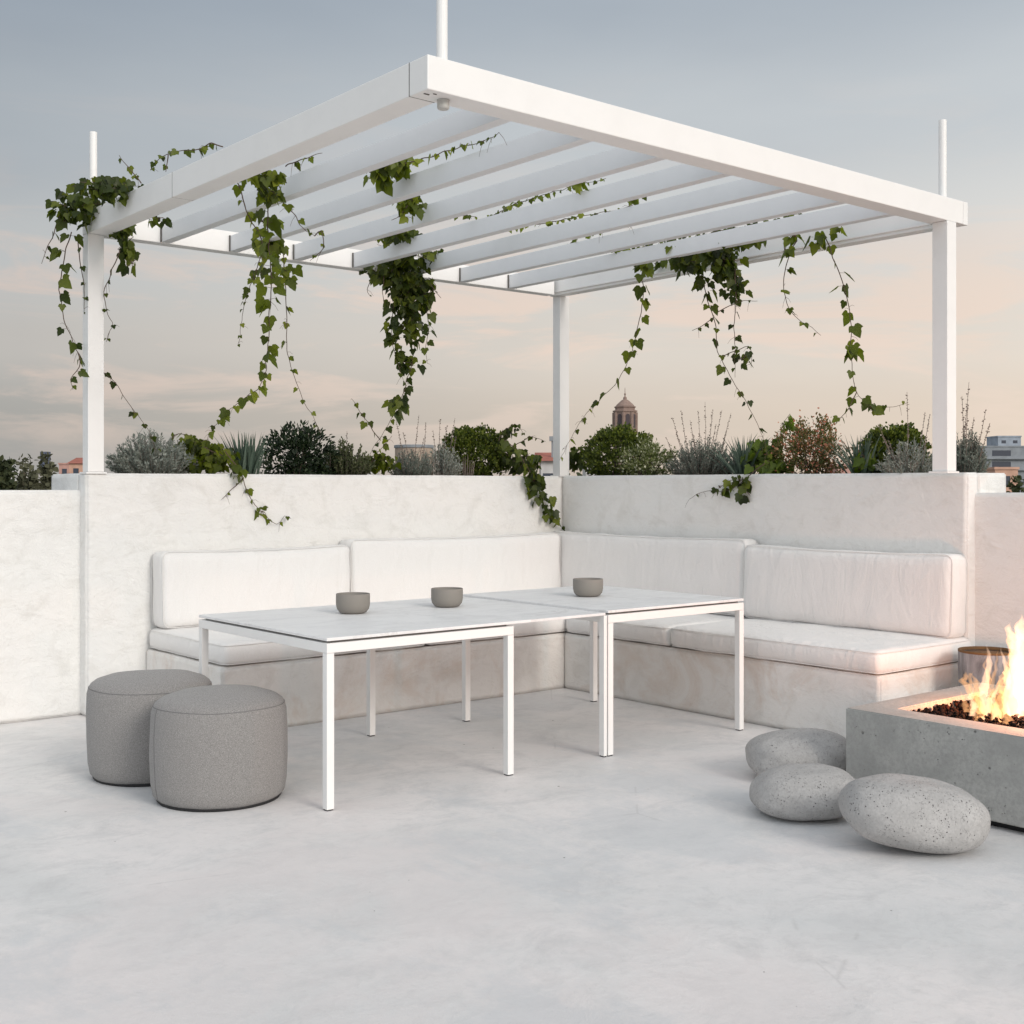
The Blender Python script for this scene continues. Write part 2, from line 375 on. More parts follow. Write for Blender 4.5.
M['silver'] = leafm('silver_leaf', [(.17, .195, .165), (.25, .275, .24), (.38, .40, .35)], .8, .15)
M['lav'] = leafm('grey_green_leaf', [(.10, .125, .105), (.16, .185, .155), (.25, .275, .23)], .8, .15)
M['agave'] = leafm('blue_green_blade', [(.055, .085, .062), (.09, .13, .095), (.14, .185, .14)], .6, .12)
M['darkleaf'] = leafm('dark_glossy_leaf', [(.010, .018, .010), (.018, .032, .014), (.035, .055, .022)], .35, .2)
M['olive'] = leafm('olive_leaf', [(.045, .055, .025), (.08, .095, .04), (.15, .165, .085)], .6, .25)
M['box'] = leafm('boxwood_leaf', [(.028, .045, .008), (.055, .080, .012), (.10, .125, .018), (.17, .20, .035)], .5, .3)
M['varieg'] = leafm('variegated_leaf', [(.05, .07, .02), (.10, .125, .035), (.17, .19, .07), (.45, .46, .30)], .6, .3)
M['white_fl'] = leafm('cream_flower', [(.5, .5, .38), (.7, .68, .55)], .7, .3)
M['red_fl'] = leafm('red_leaf', [(.38, .13, .08), (.58, .24, .17), (.46, .30, .16)], .6, .3)
M['pinkleaf'] = leafm('bronze_leaf', [(.065, .085, .025), (.12, .13, .04), (.22, .13, .07)], .6, .3)
M['bright'] = leafm('bright_leaf', [(.06, .095, .012), (.10, .15, .02), (.16, .21, .035)], .5, .4)
M['far_green'] = leafm('far_tree_leaf', [(.020, .030, .012), (.04, .05, .018), (.075, .085, .035)], .8, .15)
M['far_olive'] = leafm('far_olive_leaf', [(.05, .052, .03), (.09, .09, .05), (.13, .13, .08)], .8, .15)
M['stem'] = MT('vine_stem', .8, (.10, .065, .045)).m
M['stem_grey'] = MT('dry_stalk', .85, (.20, .16, .135)).m
M['twig'] = MT('dry_twig', .85, (.26, .14, .09)).m
M['bark'] = MT('bark', .9, (.09, .07, .05)).m
def fmat(name, c, r=.8, bs=0):
    t = MT(name, r); t.col(t.mix(t.ramp(t.noise(.6, 6, .6), [(.4, 0.), (.65, 1.)]), c, tuple(x*.78 for x in c))); return t.m
M['bld_grey'] = fmat('pale_concrete_wall', (.27, .29, .31)); M['bld_white'] = fmat('white_wall_far', (.62, .60, .58)); M['bld_pink'] = fmat('pink_wall_far', (.52, .30, .25))
M['bld_peach'] = fmat('peach_wall_far', (.60, .36, .26)); M['roof'] = fmat('red_tile', (.38, .13, .09)); M['glass'] = MT('far_glass', .15, (.04, .05, .07)).m
M['tower'] = plaster('old_tower_stone', (.25, .17, .14), (.31, .22, .18), (.12, .085, .075), .9, 0); M['tower_dark'] = MT('tower_opening', .9, (.07, .055, .06)).m
M['blue'] = fmat('blue_grey_cladding', (.33, .37, .42)); M['slate'] = fmat('slate_blue', (.12, .14, .2)); M['ground'] = fmat('city_ground_mix', (.10, .105, .08)); M['tank'] = plaster('stained_tank', (.45, .36, .28), (.36, .28, .22), (.15, .11, .09), .8, .6)
# ------------------------------------------------------------------ setting
g = link('city_ground', boxes([(-900, 2600, -900, 2600, -15, -14)]), M['ground']); tag(g, kind='structure')
tf = link('terrace_floor', boxes([(-11, 2.0, -11, 2.0, -.35, 0)]), M['floor']); tag(tf, kind='structure')
blk = link('building_storeys', boxes([(-10.9, 1.9, -10.9, 1.9, -14, -.36)]), M['plaster']); tag(blk, kind='structure')
# planter walls
WH = 1.490; L1 = 3.911; L2 = 3.559
pw = empty('planter_wall', (-2, .35, 0), 'tall white plastered planter wall behind the left half of the bench', 'wall', 'white plastered terrace walls')
link('wall', rough_box(-L1, -.002, 0, .13, .002, WH, seed=1), M['plaster'], pw)
link('wall', rough_box(-L1, -L1+.13, .128, .62, .002, WH-.002, seed=2), M['plaster'], pw)
link('wall', rough_box(-L1+.002, .60, .50, .62, .003, WH-.10, seed=3), M['plaster'], pw)
part('soil', [(-L1+.12, .56, .12, .51, 1.0, WH-.07)], M['soil'], pw, 0)
pr = empty('planter_wall', (.3, -2, 0), 'tall white plastered planter wall behind the right half of the bench', 'wall', 'white plastered terrace walls')
link('wall', rough_box(0, .13, -L2, .122, .002, WH+.002, seed=4), M['plaster'], pr)
link('wall', rough_box(.128, .46, -L2+.001, -L2+.13, .002, WH, seed=5), M['plaster'], pr)
link('wall', rough_box(.44, .56, -L2+.128, .48, .003, WH-.10, seed=6), M['plaster'], pr)
part('soil', [(.12, .45, -L2+.12, .118, 1.0, WH-.08)], M['soil'], pr, 0)
pa = link('parapet_wall', rough_box(-10.5, -L1+.05, .10, .34, .002, 1.385, seed=8, step=.1), M['plaster']); tag(pa, 'lower white parapet wall at the far left, beside the left post', 'wall', 'white plastered terrace walls')
pa2 = link('parapet_wall', rough_box(.09, .33, -10.5, -L2+.05, .002, 1.372, seed=9, step=.1), M['plaster']); tag(pa2, 'lower white parapet wall at the far right, behind the fire', 'wall', 'white plastered terrace walls')
# bench
SD, SD2, ZS, SL1, SL2 = 1.056, .944, .385, 3.535, 3.598
be = empty('masonry_bench', (-1, -1, 0), 'L-shaped built-in bench of mottled rendered masonry along both walls', 'bench')
link('base', rough_box(-SL1, -.001, -SD, -.004, .001, ZS, step=.08, amp=.004, bev=.008, seed=11), M['bench'], be)
link('base', rough_box(-SD2, -.004, -SL2, -SD-.003, .001, ZS-.001, step=.08, amp=.004, bev=.008, seed=12), M['bench'], be)
# ------------------------------------------------------------------ cushions
def cushion_mesh(sx, sy, sz, r, puff, seed, nz_=10, step=.035, sag=0):
    nx = max(6, int(sx/step)); ny = max(4, int(sy/step)); nzz = max(4, int(sz/step)); n = (nx, ny, nzz); L = (sx, sy, sz)
    bm = bmesh.new(); idx = {}
    def vert(i, j, k):
        if (i, j, k) not in idx: idx[(i, j, k)] = bm.verts.new(((i/nx-.5)*sx, (j/ny-.5)*sy, (k/nzz-.5)*sz))
        return idx[(i, j, k)]
    for a in range(3):
        b, c = (a+1) % 3, (a+2) % 3
        for s_ in (0, n[a]):
            for i in range(n[b]):
                for j in range(n[c]):
                    q = []
                    for (u, v) in ((0, 0), (1, 0), (1, 1), (0, 1)):
                        t = [0]*3; t[a] = s_; t[b] = i+u; t[c] = j+v; q.append(vert(*t))
                    if s_ == 0: q.reverse()
                    bm.faces.new(q)
    th = min(range(3), key=lambda i: L[i])
    for v in bm.verts:
        p = v.co.copy(); inner = Vector([max(-L[i]/2+r, min(L[i]/2-r, p[i])) for i in range(3)])
        d = p-inner
        if d.length > 1e-9:
            m = max(abs(x) for x in d); p = inner + d.normalized()*m
        o = [i for i in range(3) if i != th]
        f = (1-abs(2*p[o[0]]/L[o[0]])**5)*(1-abs(2*p[o[1]]/L[o[1]])**4)
        p[th] += math.copysign(1, v.co[th])*puff*max(0, f)*(1 if abs(v.co[th]) > L[th]*.3 else abs(v.co[th])/(L[th]*.5))
        for i in o: p[i] *= 1+.5*puff/L[i]*math.cos(math.pi*v.co[th]/L[th])
        q = Vector((seed*3.1, seed, 0)); wv = .0065
        fa = Vector((p.x*5, p.y*5, p.z*5))+q
        p += Vector((noise.noise(fa), noise.noise(fa+Vector((9, 0, 0))), noise.noise(fa+Vector((0, 9, 0)))))*wv
        fb = Vector((p.x*16, p.y*16, p.z*4))+q; p[th] += noise.noise(fb)*.0016
        if sag and v.co.z > 0: p.z -= sag*math.cos(math.pi*p[o[0]]/L[o[0]])*(v.co.z/(L[2]*.5))
        v.co = p
    me = bm_me(bm); me.polygons.foreach_set('use_smooth', [True]*len(me.polygons)); return me
def piping_ring(sx, sy, sz, th, sgn, r, seed, inset=.012):
    L = (sx, sy, sz); o = [i for i in range(3) if i != th]; a, b = L[o[0]]/2-inset+.009, L[o[1]]/2-inset+.009; cr = r*1.1
    pts = []
    for cx_, cy_, a0 in ((a-cr, b-cr, 0), (-a+cr, b-cr, 90), (-a+cr, -b+cr, 180), (a-cr, -b+cr, 270)):
        for k in range(5):
            an = R(a0+k*22.5); pts.append((cx_+cr*math.cos(an), cy_+cr*math.sin(an)))
    out = []; n = len(pts)
    for i in range(n):
        p, q = pts[i], pts[(i+1) % n]; d = math.dist(p, q); m = max(1, int(d/.06))
        for k in range(m): out.append((p[0]+(q[0]-p[0])*k/m, p[1]+(q[1]-p[1])*k/m))
    out.append(out[0]); res = []
    for u, v in out:
        P = Vector((0, 0, 0)); P[o[0]] = u; P[o[1]] = v; P[th] = sgn*(L[th]/2-r*.32)
        res.append(P+Vector((noise.noise(P*6), noise.noise(P*6+Vector((4, 4, 4))), noise.noise(P*5)))*.002)
    return [q-Vector((0, 0, (.012 if sz > .3 and q.z > 0 else 0)*math.cos(math.pi*q[o[0]]/L[o[0]])*q.z/(sz*.5))) for q in res]
def cushion(name, x0, x1, y0, y1, z0, z1, r, puff, seed, label, cat, group, tilt=None, rx=0, ry=0, rz=0):
    sx, sy, sz = x1-x0, y1-y0, z1-z0
    e = empty(name, ((x0+x1)/2, (y0+y1)/2, (z0+z1)/2), label, cat, group); e.rotation_euler = (rx, ry, rz)
    link('cover', cushion_mesh(sx, sy, sz, r, puff, seed, sag=(.012 if sz > .3 else 0)), M['cushion'], e, world=False)
    th = min(range(3), key=lambda i: (sx, sy, sz)[i])
    pip = [(piping_ring(sx, sy, sz, th, s_, r, seed), .0026) for s_ in (1, -1)]
    link('piping', tubes(pip, 6), M['piping'], e, world=False, smooth=True)
    return e
ZC0, ZC1 = ZS+.004, ZS+.132
gs = 'white seat cushions on the bench'; gb = 'white back cushions along the walls'
cushion('seat_cushion', -SL1+.01, -2.118, -SD-.008, -.012, ZC0, ZC1, .036, .008, 1, 'long white seat cushion at the left end of the bench, behind the grey poufs', 'cushion', gs)
cushion('seat_cushion', -2.108, -.012, -SD-.006, -.012, ZC0, ZC1-.003, .036, .007, 2, 'white seat cushion running into the corner along the left wall, seen under the tables', 'cushion', gs)
cushion('seat_cushion', -SD2-.006, -.012, -2.052, -SD-.012, ZC0, ZC1-.002, .036, .007, 3, 'short white seat cushion just right of the corner, mostly hidden by the right table', 'cushion', gs)
cushion('seat_cushion', -SD2-.01, -.012, -SL2-.004, -2.064, ZC0, ZC1+.002, .036, .010, 4, 'long white seat cushion at the right end of the bench, nearest the fire pit', 'cushion', gs)
BT = .20; ZB0 = ZC1+.006; ZB1 = 1.03
cushion('back_cushion', -SL1+.03, -2.145, -BT-.01, -.015, ZB0, ZB1-.028, .045, .014, 5, 'white back cushion leaning at the left end of the left wall', 'cushion', gb, rx=R(-2.0), rz=R(-.6))
cushion('back_cushion', -2.135, -.19, -BT, -.012, ZB0, ZB1+.008, .040, .012, 6, 'wide white back cushion on the left wall reaching the corner', 'cushion', gb, rx=R(-1.5))
cushion('back_cushion', -BT+.025, -.012, -2.02, -.02, ZB0, ZB1+.016, .040, .012, 7, 'white back cushion on the right wall starting in the corner', 'cushion', gb, ry=R(1.5))
cushion('back_cushion', -BT-.01, -.015, -L2-.02, -2.032, ZB0, ZB1-.018, .045, .014, 8, 'white back cushion at the right end of the right wall, with a few dark specks', 'cushion', gb, ry=R(1.8))
# ------------------------------------------------------------------ pergola
PX0, PX1, PY0, PY1, PB, PH = -3.90, .033, -3.545, .095, 2.955, .136
BW = .125
pg = empty('pergola', (-1.93, -1.72, WH), 'white metal slatted pergola standing on the planter walls over the seating corner', 'pergola')
def beam(nm, b, bev=.004): return part(nm, [b], M['metal'], pg, bev)
beam('beam', (PX0, PX1-.05, PY0, PY0+BW, PB, PB+PH))
JY = onplane(172, 190, 'X', PX0).y
beam('beam', (PX0, PX0+BW, PY0+BW+.0035, JY, PB, PB+PH)); beam('beam', (PX0, PX0+BW, JY+.002, PY1-.002, PB, PB+PH))
beam('beam', (PX0+BW+.002, PX1-BW-.002, PY1-BW+.03, PY1, PB, PB+PH))
beam('beam', (PX1-BW+.03, PX1, PY0+BW+.002, PY1, PB, PB+PH))
part('end_cap', [(PX1-.0485, PX1, PY0, PY0+BW, PB, PB+PH)], M['metal'], pg, .002)
part('inner_channel', [(PX1-BW+.016, PX1-BW+.028, PY0+BW+.01, PY1-.08, PB+.022, PB+.034)], M['metal'], pg, .001)
for k in range(7):
    x = -3.432+.4755*k
    sl_ = part('slat', [(x, x+.062, PY0+BW+.001, PY1-BW+.019, PB+.003, PB+.106)], M['slat'], pg, .002)
    part('bracket', [(x-.006, x-.001, PY1-BW+.016, PY1-BW+.028, PB+.004, PB+.107)], M['metal_and_shade'], sl_, 0)
posts = [(-3.9, -3.80, .0, .09), (-.03, .072, .003, .09), (-.195, -.098, -3.548, -3.45)]
for (a, b, c, d) in posts:
    p = part('post', [(a, b, c, d, WH+.008, PB-.001)], M['metal'], pg, .003)
    part('base_plate', [(a-.014, b+.014, c+.0-.01, d+.016, WH-.004, WH+.007)], M['metal'], p, .002)
rods = [(-3.85, .045, 3.59), (-.15, -3.49, 3.555), (-3.752, -3.438, 3.75)]
for (x, y, z1) in rods:
    link('rod', tubes([([(x, y, PB+PH-.01), (x, y, z1)], .0228)], 20), M['metal'], pg, smooth=False)
sp = link('spotlight', lathe([(0, -.036), (.021, -.036), (.0245, -.031), (.0245, -.004), (.026, -.003), (.026, 0), (0, 0)], 28), M['spot'], pg, world=False)
q = onz(443, 97, PB-.005); sp.location = Vector((PX0+.130, PY0+.074, PB-.001))-full(pg)
part('cable_clip', [(PX0+.02, PX0+.045, PY0+.05, PY0+.056, PB-.003, PB-.0005), (PX0+.05, PX0+.066, PY0+.03, PY0+.034, PB-.003, PB-.0005)], M['metal_and_shade'], pg, 0)
part('joint_shade', [(PX0+.0008, PX0+BW-.0008, PY0+BW-.001, PY0+BW+.004, PB+.0008, PB+PH-.0008)], M['metal_and_shade'], pg, 0)  # dark fill painted as the shade in the open corner joint
part('joint_shade', [(PX0+.0008, PX0+BW-.0008, JY-.001, JY+.003, PB+.0008, PB+PH-.0008)], M['metal_and_shade'], pg, 0)  # same dark fill, painted shade in the beam's second joint
# ------------------------------------------------------------------ tables
TZ, TY, TB = .752, -2.817, 1.259
def table(name, x0, x1, label, legs, frame_x1, up=0):
    TZ = globals()['TZ']+up
    y0, y1 = TY, TY+TB
    t = empty(name, ((x0+x1)/2, (y0+y1)/2, 0), label, 'table', 'white marble-topped tables')
    part('tabletop', [(x0, x1, y0, y1, TZ-.014, TZ)], M['marble'], t, .002)
    part('shadow_gap', [(x0+.03, frame_x1-.03, y0+.02, y1-.02, TZ-.0235, TZ-.0145)], M['metal_and_shade'], t, 0)  # dark slab whose colour stands for the shade between top and frame
    f = .037
    part('frame', [(x0, frame_x1, y0, y0+f, TZ-.066, TZ-.024), (x0, frame_x1, y1-f, y1, TZ-.066, TZ-.024), (x0, x0+f, y0+f+.001, y1-f-.001, TZ-.066, TZ-.024), (frame_x1-f, frame_x1, y0+f+.001, y1-f-.001, TZ-.066, TZ-.024)], M['metal'], t, .0015)
    for (lx, ly, lw, lt) in legs:
        g_ = part('leg', [(lx, lx+lw, ly, ly+f, .006, TZ-(.067 if lt else .015))], M['metal'], t, .0015)
        part('foot', [(lx+.003, lx+lw-.003, ly+.003, ly+f-.003, .001, .0055)], M['black'], g_, 0)
    return t
F_ = .037; XB = -2.223
XA1 = -2.86
table('dining_table', -3.913, XB-.016, 'long marble-topped table on the left with two bowls on it', [(-3.913, TY, F_, 1), (XA1-F_, TY, F_, 1), (-3.913, TY+TB-F_, F_, 1), (XA1-F_, TY+TB-F_, F_, 1), (XB-.028, TY, .022, 0)], XA1)
table('dining_table', XB+.003, XB+1.09, 'square marble-topped table on the right, in the corner of the bench', [(XB+.003, TY, F_, 1), (XB+1.09-F_, TY, F_, 1), (XB+.003, TY+TB-F_, F_, 1), (XB+1.09-F_, TY+TB-F_, F_, 1)], XB+1.09, .010)
def bowl(p, label, s=1, up=0):
    e = empty('bowl', (p.x, p.y, TZ+.001+up), label, 'bowl', 'taupe stoneware bowls on the tables')
    prof = [(0, 0), (.055, 0), (.068, .005), (.082, .022), (.087, .045), (.087, .098), (.0855, .1005), (.083, .1005), (.081, .097), (.080, .045), (.07, .022), (0, .014)]
    link('shell', lathe([(r*s, z*s) for r, z in prof], 56), M['bowl'], e, world=False, smooth=True)
bowl(onz(353, 613.2, TZ), 'round taupe bowl on the left table, leftmost of the three bowls', 1.01)
bowl(onz(447, 606.8, TZ), 'round taupe bowl on the left table, between the other two bowls')
bowl(onz(588, 598.0, TZ), 'round taupe bowl standing alone on the right table', 1.02, .010)
# ------------------------------------------------------------------ poufs
def pouf(px, d, r, h, label, seamang, sd_):
    c = at(px, YH, d); e = empty('pouf', (c.x, c.y, 0), label, 'pouf', 'round grey fabric poufs')
    prof = [(0, .012), (r*.90, .012), (r*.955, .03), (r*.985, .08), (r*1.0, h*.4), (r*1.0, h*.62), (r*.985, h*.82), (r*.962, h*.872), (r*.952, h*.886)]
    prof2 = [(r*.952, h*.886), (r*.935, h*.905), (r*.87, h*.935), (r*.70, h*.968), (r*.4, h*.992), (0, h)]
    me = lathe([(a, b) for a, b in prof], 96); m2 = lathe(prof2, 96)
    for m_ in (me, m2):
        for v in m_.vertices:
            n1 = noise.noise(v.co*4+Vector((sd_, 0, 0))); n2 = noise.noise(v.co*11+Vector((sd_, 3, 0))); k = 1+.018*n1+.006*n2; v.co.x *= k; v.co.y *= k; v.co.z += .006*n1*(v.co.z/h)
    b = link('body', me, M['pouf'], e, world=False, smooth=True); link('lid', m2, M['pouf'], e, world=False, smooth=True)
    ring = []
    for k in range(97):
        a = 2*math.pi*k/96; v = Vector((r*.957*math.cos(a), r*.957*math.sin(a), h*.880)); n1 = noise.noise(v*4+Vector((sd_, 0, 0))); n2 = noise.noise(v*11+Vector((sd_, 3, 0))); q = 1+.018*n1+.006*n2
        ring.append((v.x*q, v.y*q, v.z+.006*n1*.88))
    side_ = []
    for (rr, z) in prof[1:]:
        v = Vector((rr*math.cos(seamang), rr*math.sin(seamang), z)); n1 = noise.noise(v*4+Vector((sd_, 0, 0))); n2 = noise.noise(v*11+Vector((sd_, 3, 0))); q = 1+.018*n1+.006*n2
        side_.append((v.x*q*1.001, v.y*q*1.001, v.z))
    link('seam', tubes([(ring, .0018), (side_, .0018)], 5), M['pouf_seam'], e, world=False, smooth=True)
    link('base', lathe([(0, 0), (r*.89, 0), (r*.905, .006), (r*.905, .02), (0, .02)], 64), M['black'], e, world=False)
a0 = math.atan2(-FW.y, -FW.x)
pouf(219.5, 5.59, .306, .487, 'front grey fabric pouf, the nearer and more central of the pair', a0-R(52), 1)
pouf(151, 6.03, .301, .497, 'rear grey fabric pouf, partly hidden behind the other one', a0-R(120), 5)
# ------------------------------------------------------------------ stones
def stone(px, py_bot, d, wpx, hpx, dep, tilt, seed, label, yaw=0):
    s = d/FPX; a, c, b = wpx*s/2, hpx*s/2, dep
    bm = bmesh.new(); bmesh.ops.create_icosphere(bm, subdivisions=6, radius=1)
    for v in bm.verts:
        p = v.co; n1 = noise.noise(p*1.1+Vector((seed, 0, 0))); n2 = noise.noise(p*2.7+Vector((0, seed, 0))); n3 = noise.noise(p*14+Vector((seed, seed, 0)))
        k = (1+.05*n1+.018*n2+.0025*n3)*(abs(p.x)**2.4+abs(p.y)**2.4+abs(p.z)**2.4)**(-1/2.4); z = p.z
        z = z*(1-.10*max(0, -z)); v.co = Vector((p.x*a*k, p.y*b*k, z*c*k))
    bmesh.ops.rotate(bm, verts=bm.verts, cent=(0, 0, 0), matrix=Matrix.Rotation(R(tilt), 3, 'Y'))
    bmesh.ops.rotate(bm, verts=bm.verts, cent=(0, 0, 0), matrix=Matrix.Rotation(-YAW+R(yaw), 3, 'Z'))
    zm = min(v.co.z for v in bm.verts)
    for v in bm.verts: v.co.z -= zm+.004
    c0 = at(px, YH, d); o = link('stone', bm_me(bm), M['stone'], smooth=True); o.location = (c0.x, c0.y, 0)
    tag(o, label, 'stone', 'smooth grey stones beside the fire pit')
stone(801, 775, 5.93, 108, 51, .2, -2, 3, 'smooth grey stone at the back of the trio, against the pit corner')
stone(805, 819, 5.28, 106, 51, .2, -2, 8, 'smaller smooth grey stone at the front left of the trio')
stone(913.5, 853, 4.79, 144, 72, .2, 7, 14, 'largest smooth grey stone at the front right, tilted down to the right')
# ------------------------------------------------------------------ fire pit
KX0, KX1, KY0, KY1, KZ, KR = -1.945, -.80, -5.95, -4.083, .40, .165
fp = empty('fire_pit', ((KX0+KX1)/2, (KY0+KY1)/2, 0), 'rectangular cast concrete fire pit with a wide rim beside the stones', 'fire pit')
def pit_mesh():
    bm = bmesh.new(); zi = .30
    o = [(KX0, KY0), (KX1, KY0), (KX1, KY1), (KX0, KY1)]; i_ = [(KX0+KR, KY0+KR), (KX1-KR, KY0+KR), (KX1-KR, KY1-KR), (KX0+KR, KY1-KR)]
    vb = [bm.verts.new((x, y, .032)) for x, y in o]; vt = [bm.verts.new((x, y, KZ)) for x, y in o]
    it = [bm.verts.new((x, y, KZ)) for x, y in i_]; ib = [bm.verts.new((x, y, zi)) for x, y in i_]
    for k in range(4):
        j = (k+1) % 4
        bm.faces.new((vb[k], vb[j], vt[j], vt[k])); bm.faces.new((vt[k], vt[j], it[j], it[k])); bm.faces.new((it[k], it[j], ib[j], ib[k]))
    bm.faces.new(vb[::-1]); bm.faces.new(ib)
    bmesh.ops.bevel(bm, geom=[e for e in bm.edges], offset=.005, segments=2, affect='EDGES'); bmesh.ops.recalc_face_normals(bm, faces=bm.faces); return bm_me(bm)
link('basin', pit_mesh(), M['pit'], fp, smooth=False)
part('plinth', [(KX0+.05, KX1-.05, KY0+.05, KY1-.05, .001, .033)], M['black'], fp, 0)
def rocks():
    V = []; F = []
    ico = bmesh.new(); bmesh.ops.create_icosphere(ico, subdivisions=1, radius=1); iv = np.array([v.co[:] for v in ico.verts]); fi = np.array([[v.index for v in f.verts] for f in ico.faces]); ico.free()
    n = 6500; P = np.stack([rng.uniform(KX0+KR+.01, KX1-KR-.01, n), rng.uniform(KY0+KR+.01, KY1-KR-.01, n), rng.uniform(.335, .382, n)], 1)
    S = rng.uniform(.007, .0135, n); A = []
    q = rng.normal(size=(n, 3, 3)); Q, _ = np.linalg.qr(q)
    jit = 1+rng.uniform(-.28, .28, (n, len(iv), 1)); sc3 = rng.uniform(.6, 1.2, (n, 1, 3))
    W = np.einsum('nij,nkj->nki', Q, iv[None]*jit*sc3)*S[:, None, None]+P[:, None]
    return arr_me(W.reshape(-1, 3), (fi[None]+np.arange(n)[:, None, None]*len(iv)).reshape(-1, 3))
rk = link('lava_rock', rocks(), M['lava']); tag(rk, 'bed of dark reddish lava gravel filling the fire pit', 'gravel', kind='stuff')
# flames: closed tongues of glowing gas (even emission inside each body)
def flame_mat(name, c, st):
    m = bpy.data.materials.new(name); m.use_nodes = True; n_ = m.node_tree.nodes; n_.clear()
    e = n_.new('ShaderNodeEmission'); e.inputs[0].default_value = (*c, 1); e.inputs[1].default_value = st; o = n_.new('ShaderNodeOutputMaterial')
    a = n_.new('ShaderNodeVolumeAbsorption'); a.inputs[0].default_value = (.84, .62, .30, 1); a.inputs[1].default_value = 30; ad = n_.new('ShaderNodeAddShader')
    m.node_tree.links.new(e.outputs[0], ad.inputs[0]); m.node_tree.links.new(a.outputs[0], ad.inputs[1]); m.node_tree.links.new(ad.outputs[0], o.inputs['Volume']); return m
FM = [flame_mat('flame_gas', (1, .52, .24), 38), flame_mat('flame_gas_hot', (1, .66, .46), 56)]
fire = empty('fire', (-1.35, -4.75, .33), 'bright orange and yellow flames rising from the lava gravel in the fire pit', 'fire')
def flame(path, widths, seed, mat=0, thick=.5):
    """path: pixel points with one depth; widths in pixels"""
    d = path[0][2]; pts = []; ws = []
    n = len(path); K = 26
    for i in range(K):
        t = i/(K-1)*(n-1); a = min(int(t), n-2); f = t-a; f2 = f*f*(3-2*f)
        x = path[a][0]*(1-f)+path[a+1][0]*f; y = path[a][1]*(1-f)+path[a+1][1]*f
        w_ = (widths[a]*(1-f2)+widths[a+1]*f2)*.72
        u = i/(K-1); x += 2.2*noise.noise(Vector((seed, u*5, 0)))*u*2
        pts.append(at(x, y, d+.02*noise.noise(Vector((seed+5, u*3, 0))))); ws.append(w_*d/FPX/2)
    ns = 18; V = []; F = []
    for i, p in enumerate(pts):
        for k in range(ns):
            an = 2*math.pi*k/ns; j = 1+.5*noise.noise(Vector((math.cos(an)*1.3+seed, math.sin(an)*1.3, i*.5)))+.34*noise.noise(Vector((math.cos(an)*3+seed, math.sin(an)*3, i*.8)))
            V.append(p+RT*(math.cos(an)*ws[i]*j)+FW*(math.sin(an)*ws[i]*thick*j))
    for i in range(K-1):
        for k in range(ns): F.append((i*ns+k, i*ns+(k+1) % ns, (i+1)*ns+(k+1) % ns, (i+1)*ns+k))
    F.append(tuple(range(ns))[::-1]); F.append(tuple((K-1)*ns+k for k in range(ns)))
    me = bpy.data.meshes.new('f'); me.from_pydata([tuple(v) for v in V], [], F); me.update()
    link('flame', me, FM[mat], fire, smooth=True)
FD = 5.55
flame([(971, 716, FD), (974, 700, FD), (968, 688, FD), (962, 681, FD), (966, 676, FD), (965, 671, FD)], [10, 9, 9, 11, 7, 1], 1, 0)
flame([(980, 718, FD), (978, 700, FD), (970, 686, FD), (972, 674, FD), (964, 672, FD)], [12, 11, 8, 5, 1], 21, 0)
flame([(985, 722, FD), (986, 704, FD), (984, 690, FD), (986, 676, FD), (990, 664, FD), (989, 654, FD), (987, 645, FD)], [13, 16, 14, 11, 9, 5, 1], 2, 1)
flame([(984, 716, FD+.05), (979, 696, FD+.05), (976, 684, FD+.05), (974, 671, FD+.05)], [12, 13, 9, 1], 3, 0)
flame([(988, 720, FD+.02), (991, 700, FD+.02), (998, 686, FD+.02), (1003, 674, FD+.02)], [14, 12, 7, 1], 4, 0)
flame([(990, 700, FD), (994, 676, FD), (996, 662, FD), (998, 648, FD)], [7, 6, 4, 1], 5, 0)
flame([(996, 728, FD-.1), (998, 706, FD-.1), (1004, 694, FD-.1), (1001, 682, FD-.1), (1008, 668, FD-.1), (1006, 655, FD-.1)], [16, 20, 17, 12, 9, 1], 6, 0)
flame([(1018, 734, FD), (1018, 705, FD), (1014, 682, FD), (1017, 660, FD), (1013, 642, FD), (1010, 630, FD), (1011, 622, FD)], [26, 34, 26, 20, 18, 10, 1], 7, 1)
flame([(1030, 734, FD+.05), (1028, 700, FD+.05), (1022, 670, FD+.05), (1026, 645, FD+.05), (1019, 628, FD+.05), (1022, 614, FD+.05)], [28, 36, 28, 24, 14, 1], 8, 1)
flame([(1042, 734, FD), (1046, 700, FD), (1040, 668, FD), (1044, 640, FD)], [24, 30, 20, 1], 9, 1)
flame([(1062, 732, FD), (1060, 708, FD), (1064, 690, FD), (1060, 668, FD)], [18, 22, 14, 1], 10, 0)
flame([(1008, 742, FD-.2), (1010, 724, FD-.2), (1004, 712, FD-.2), (1008, 700, FD-.2)], [14, 16, 9, 1], 11, 0)
flame([(975, 724, FD-.1), (976, 714, FD-.1), (973, 706, FD-.1), (974, 699, FD-.1)], [8, 8, 5, 1], 12, 0)
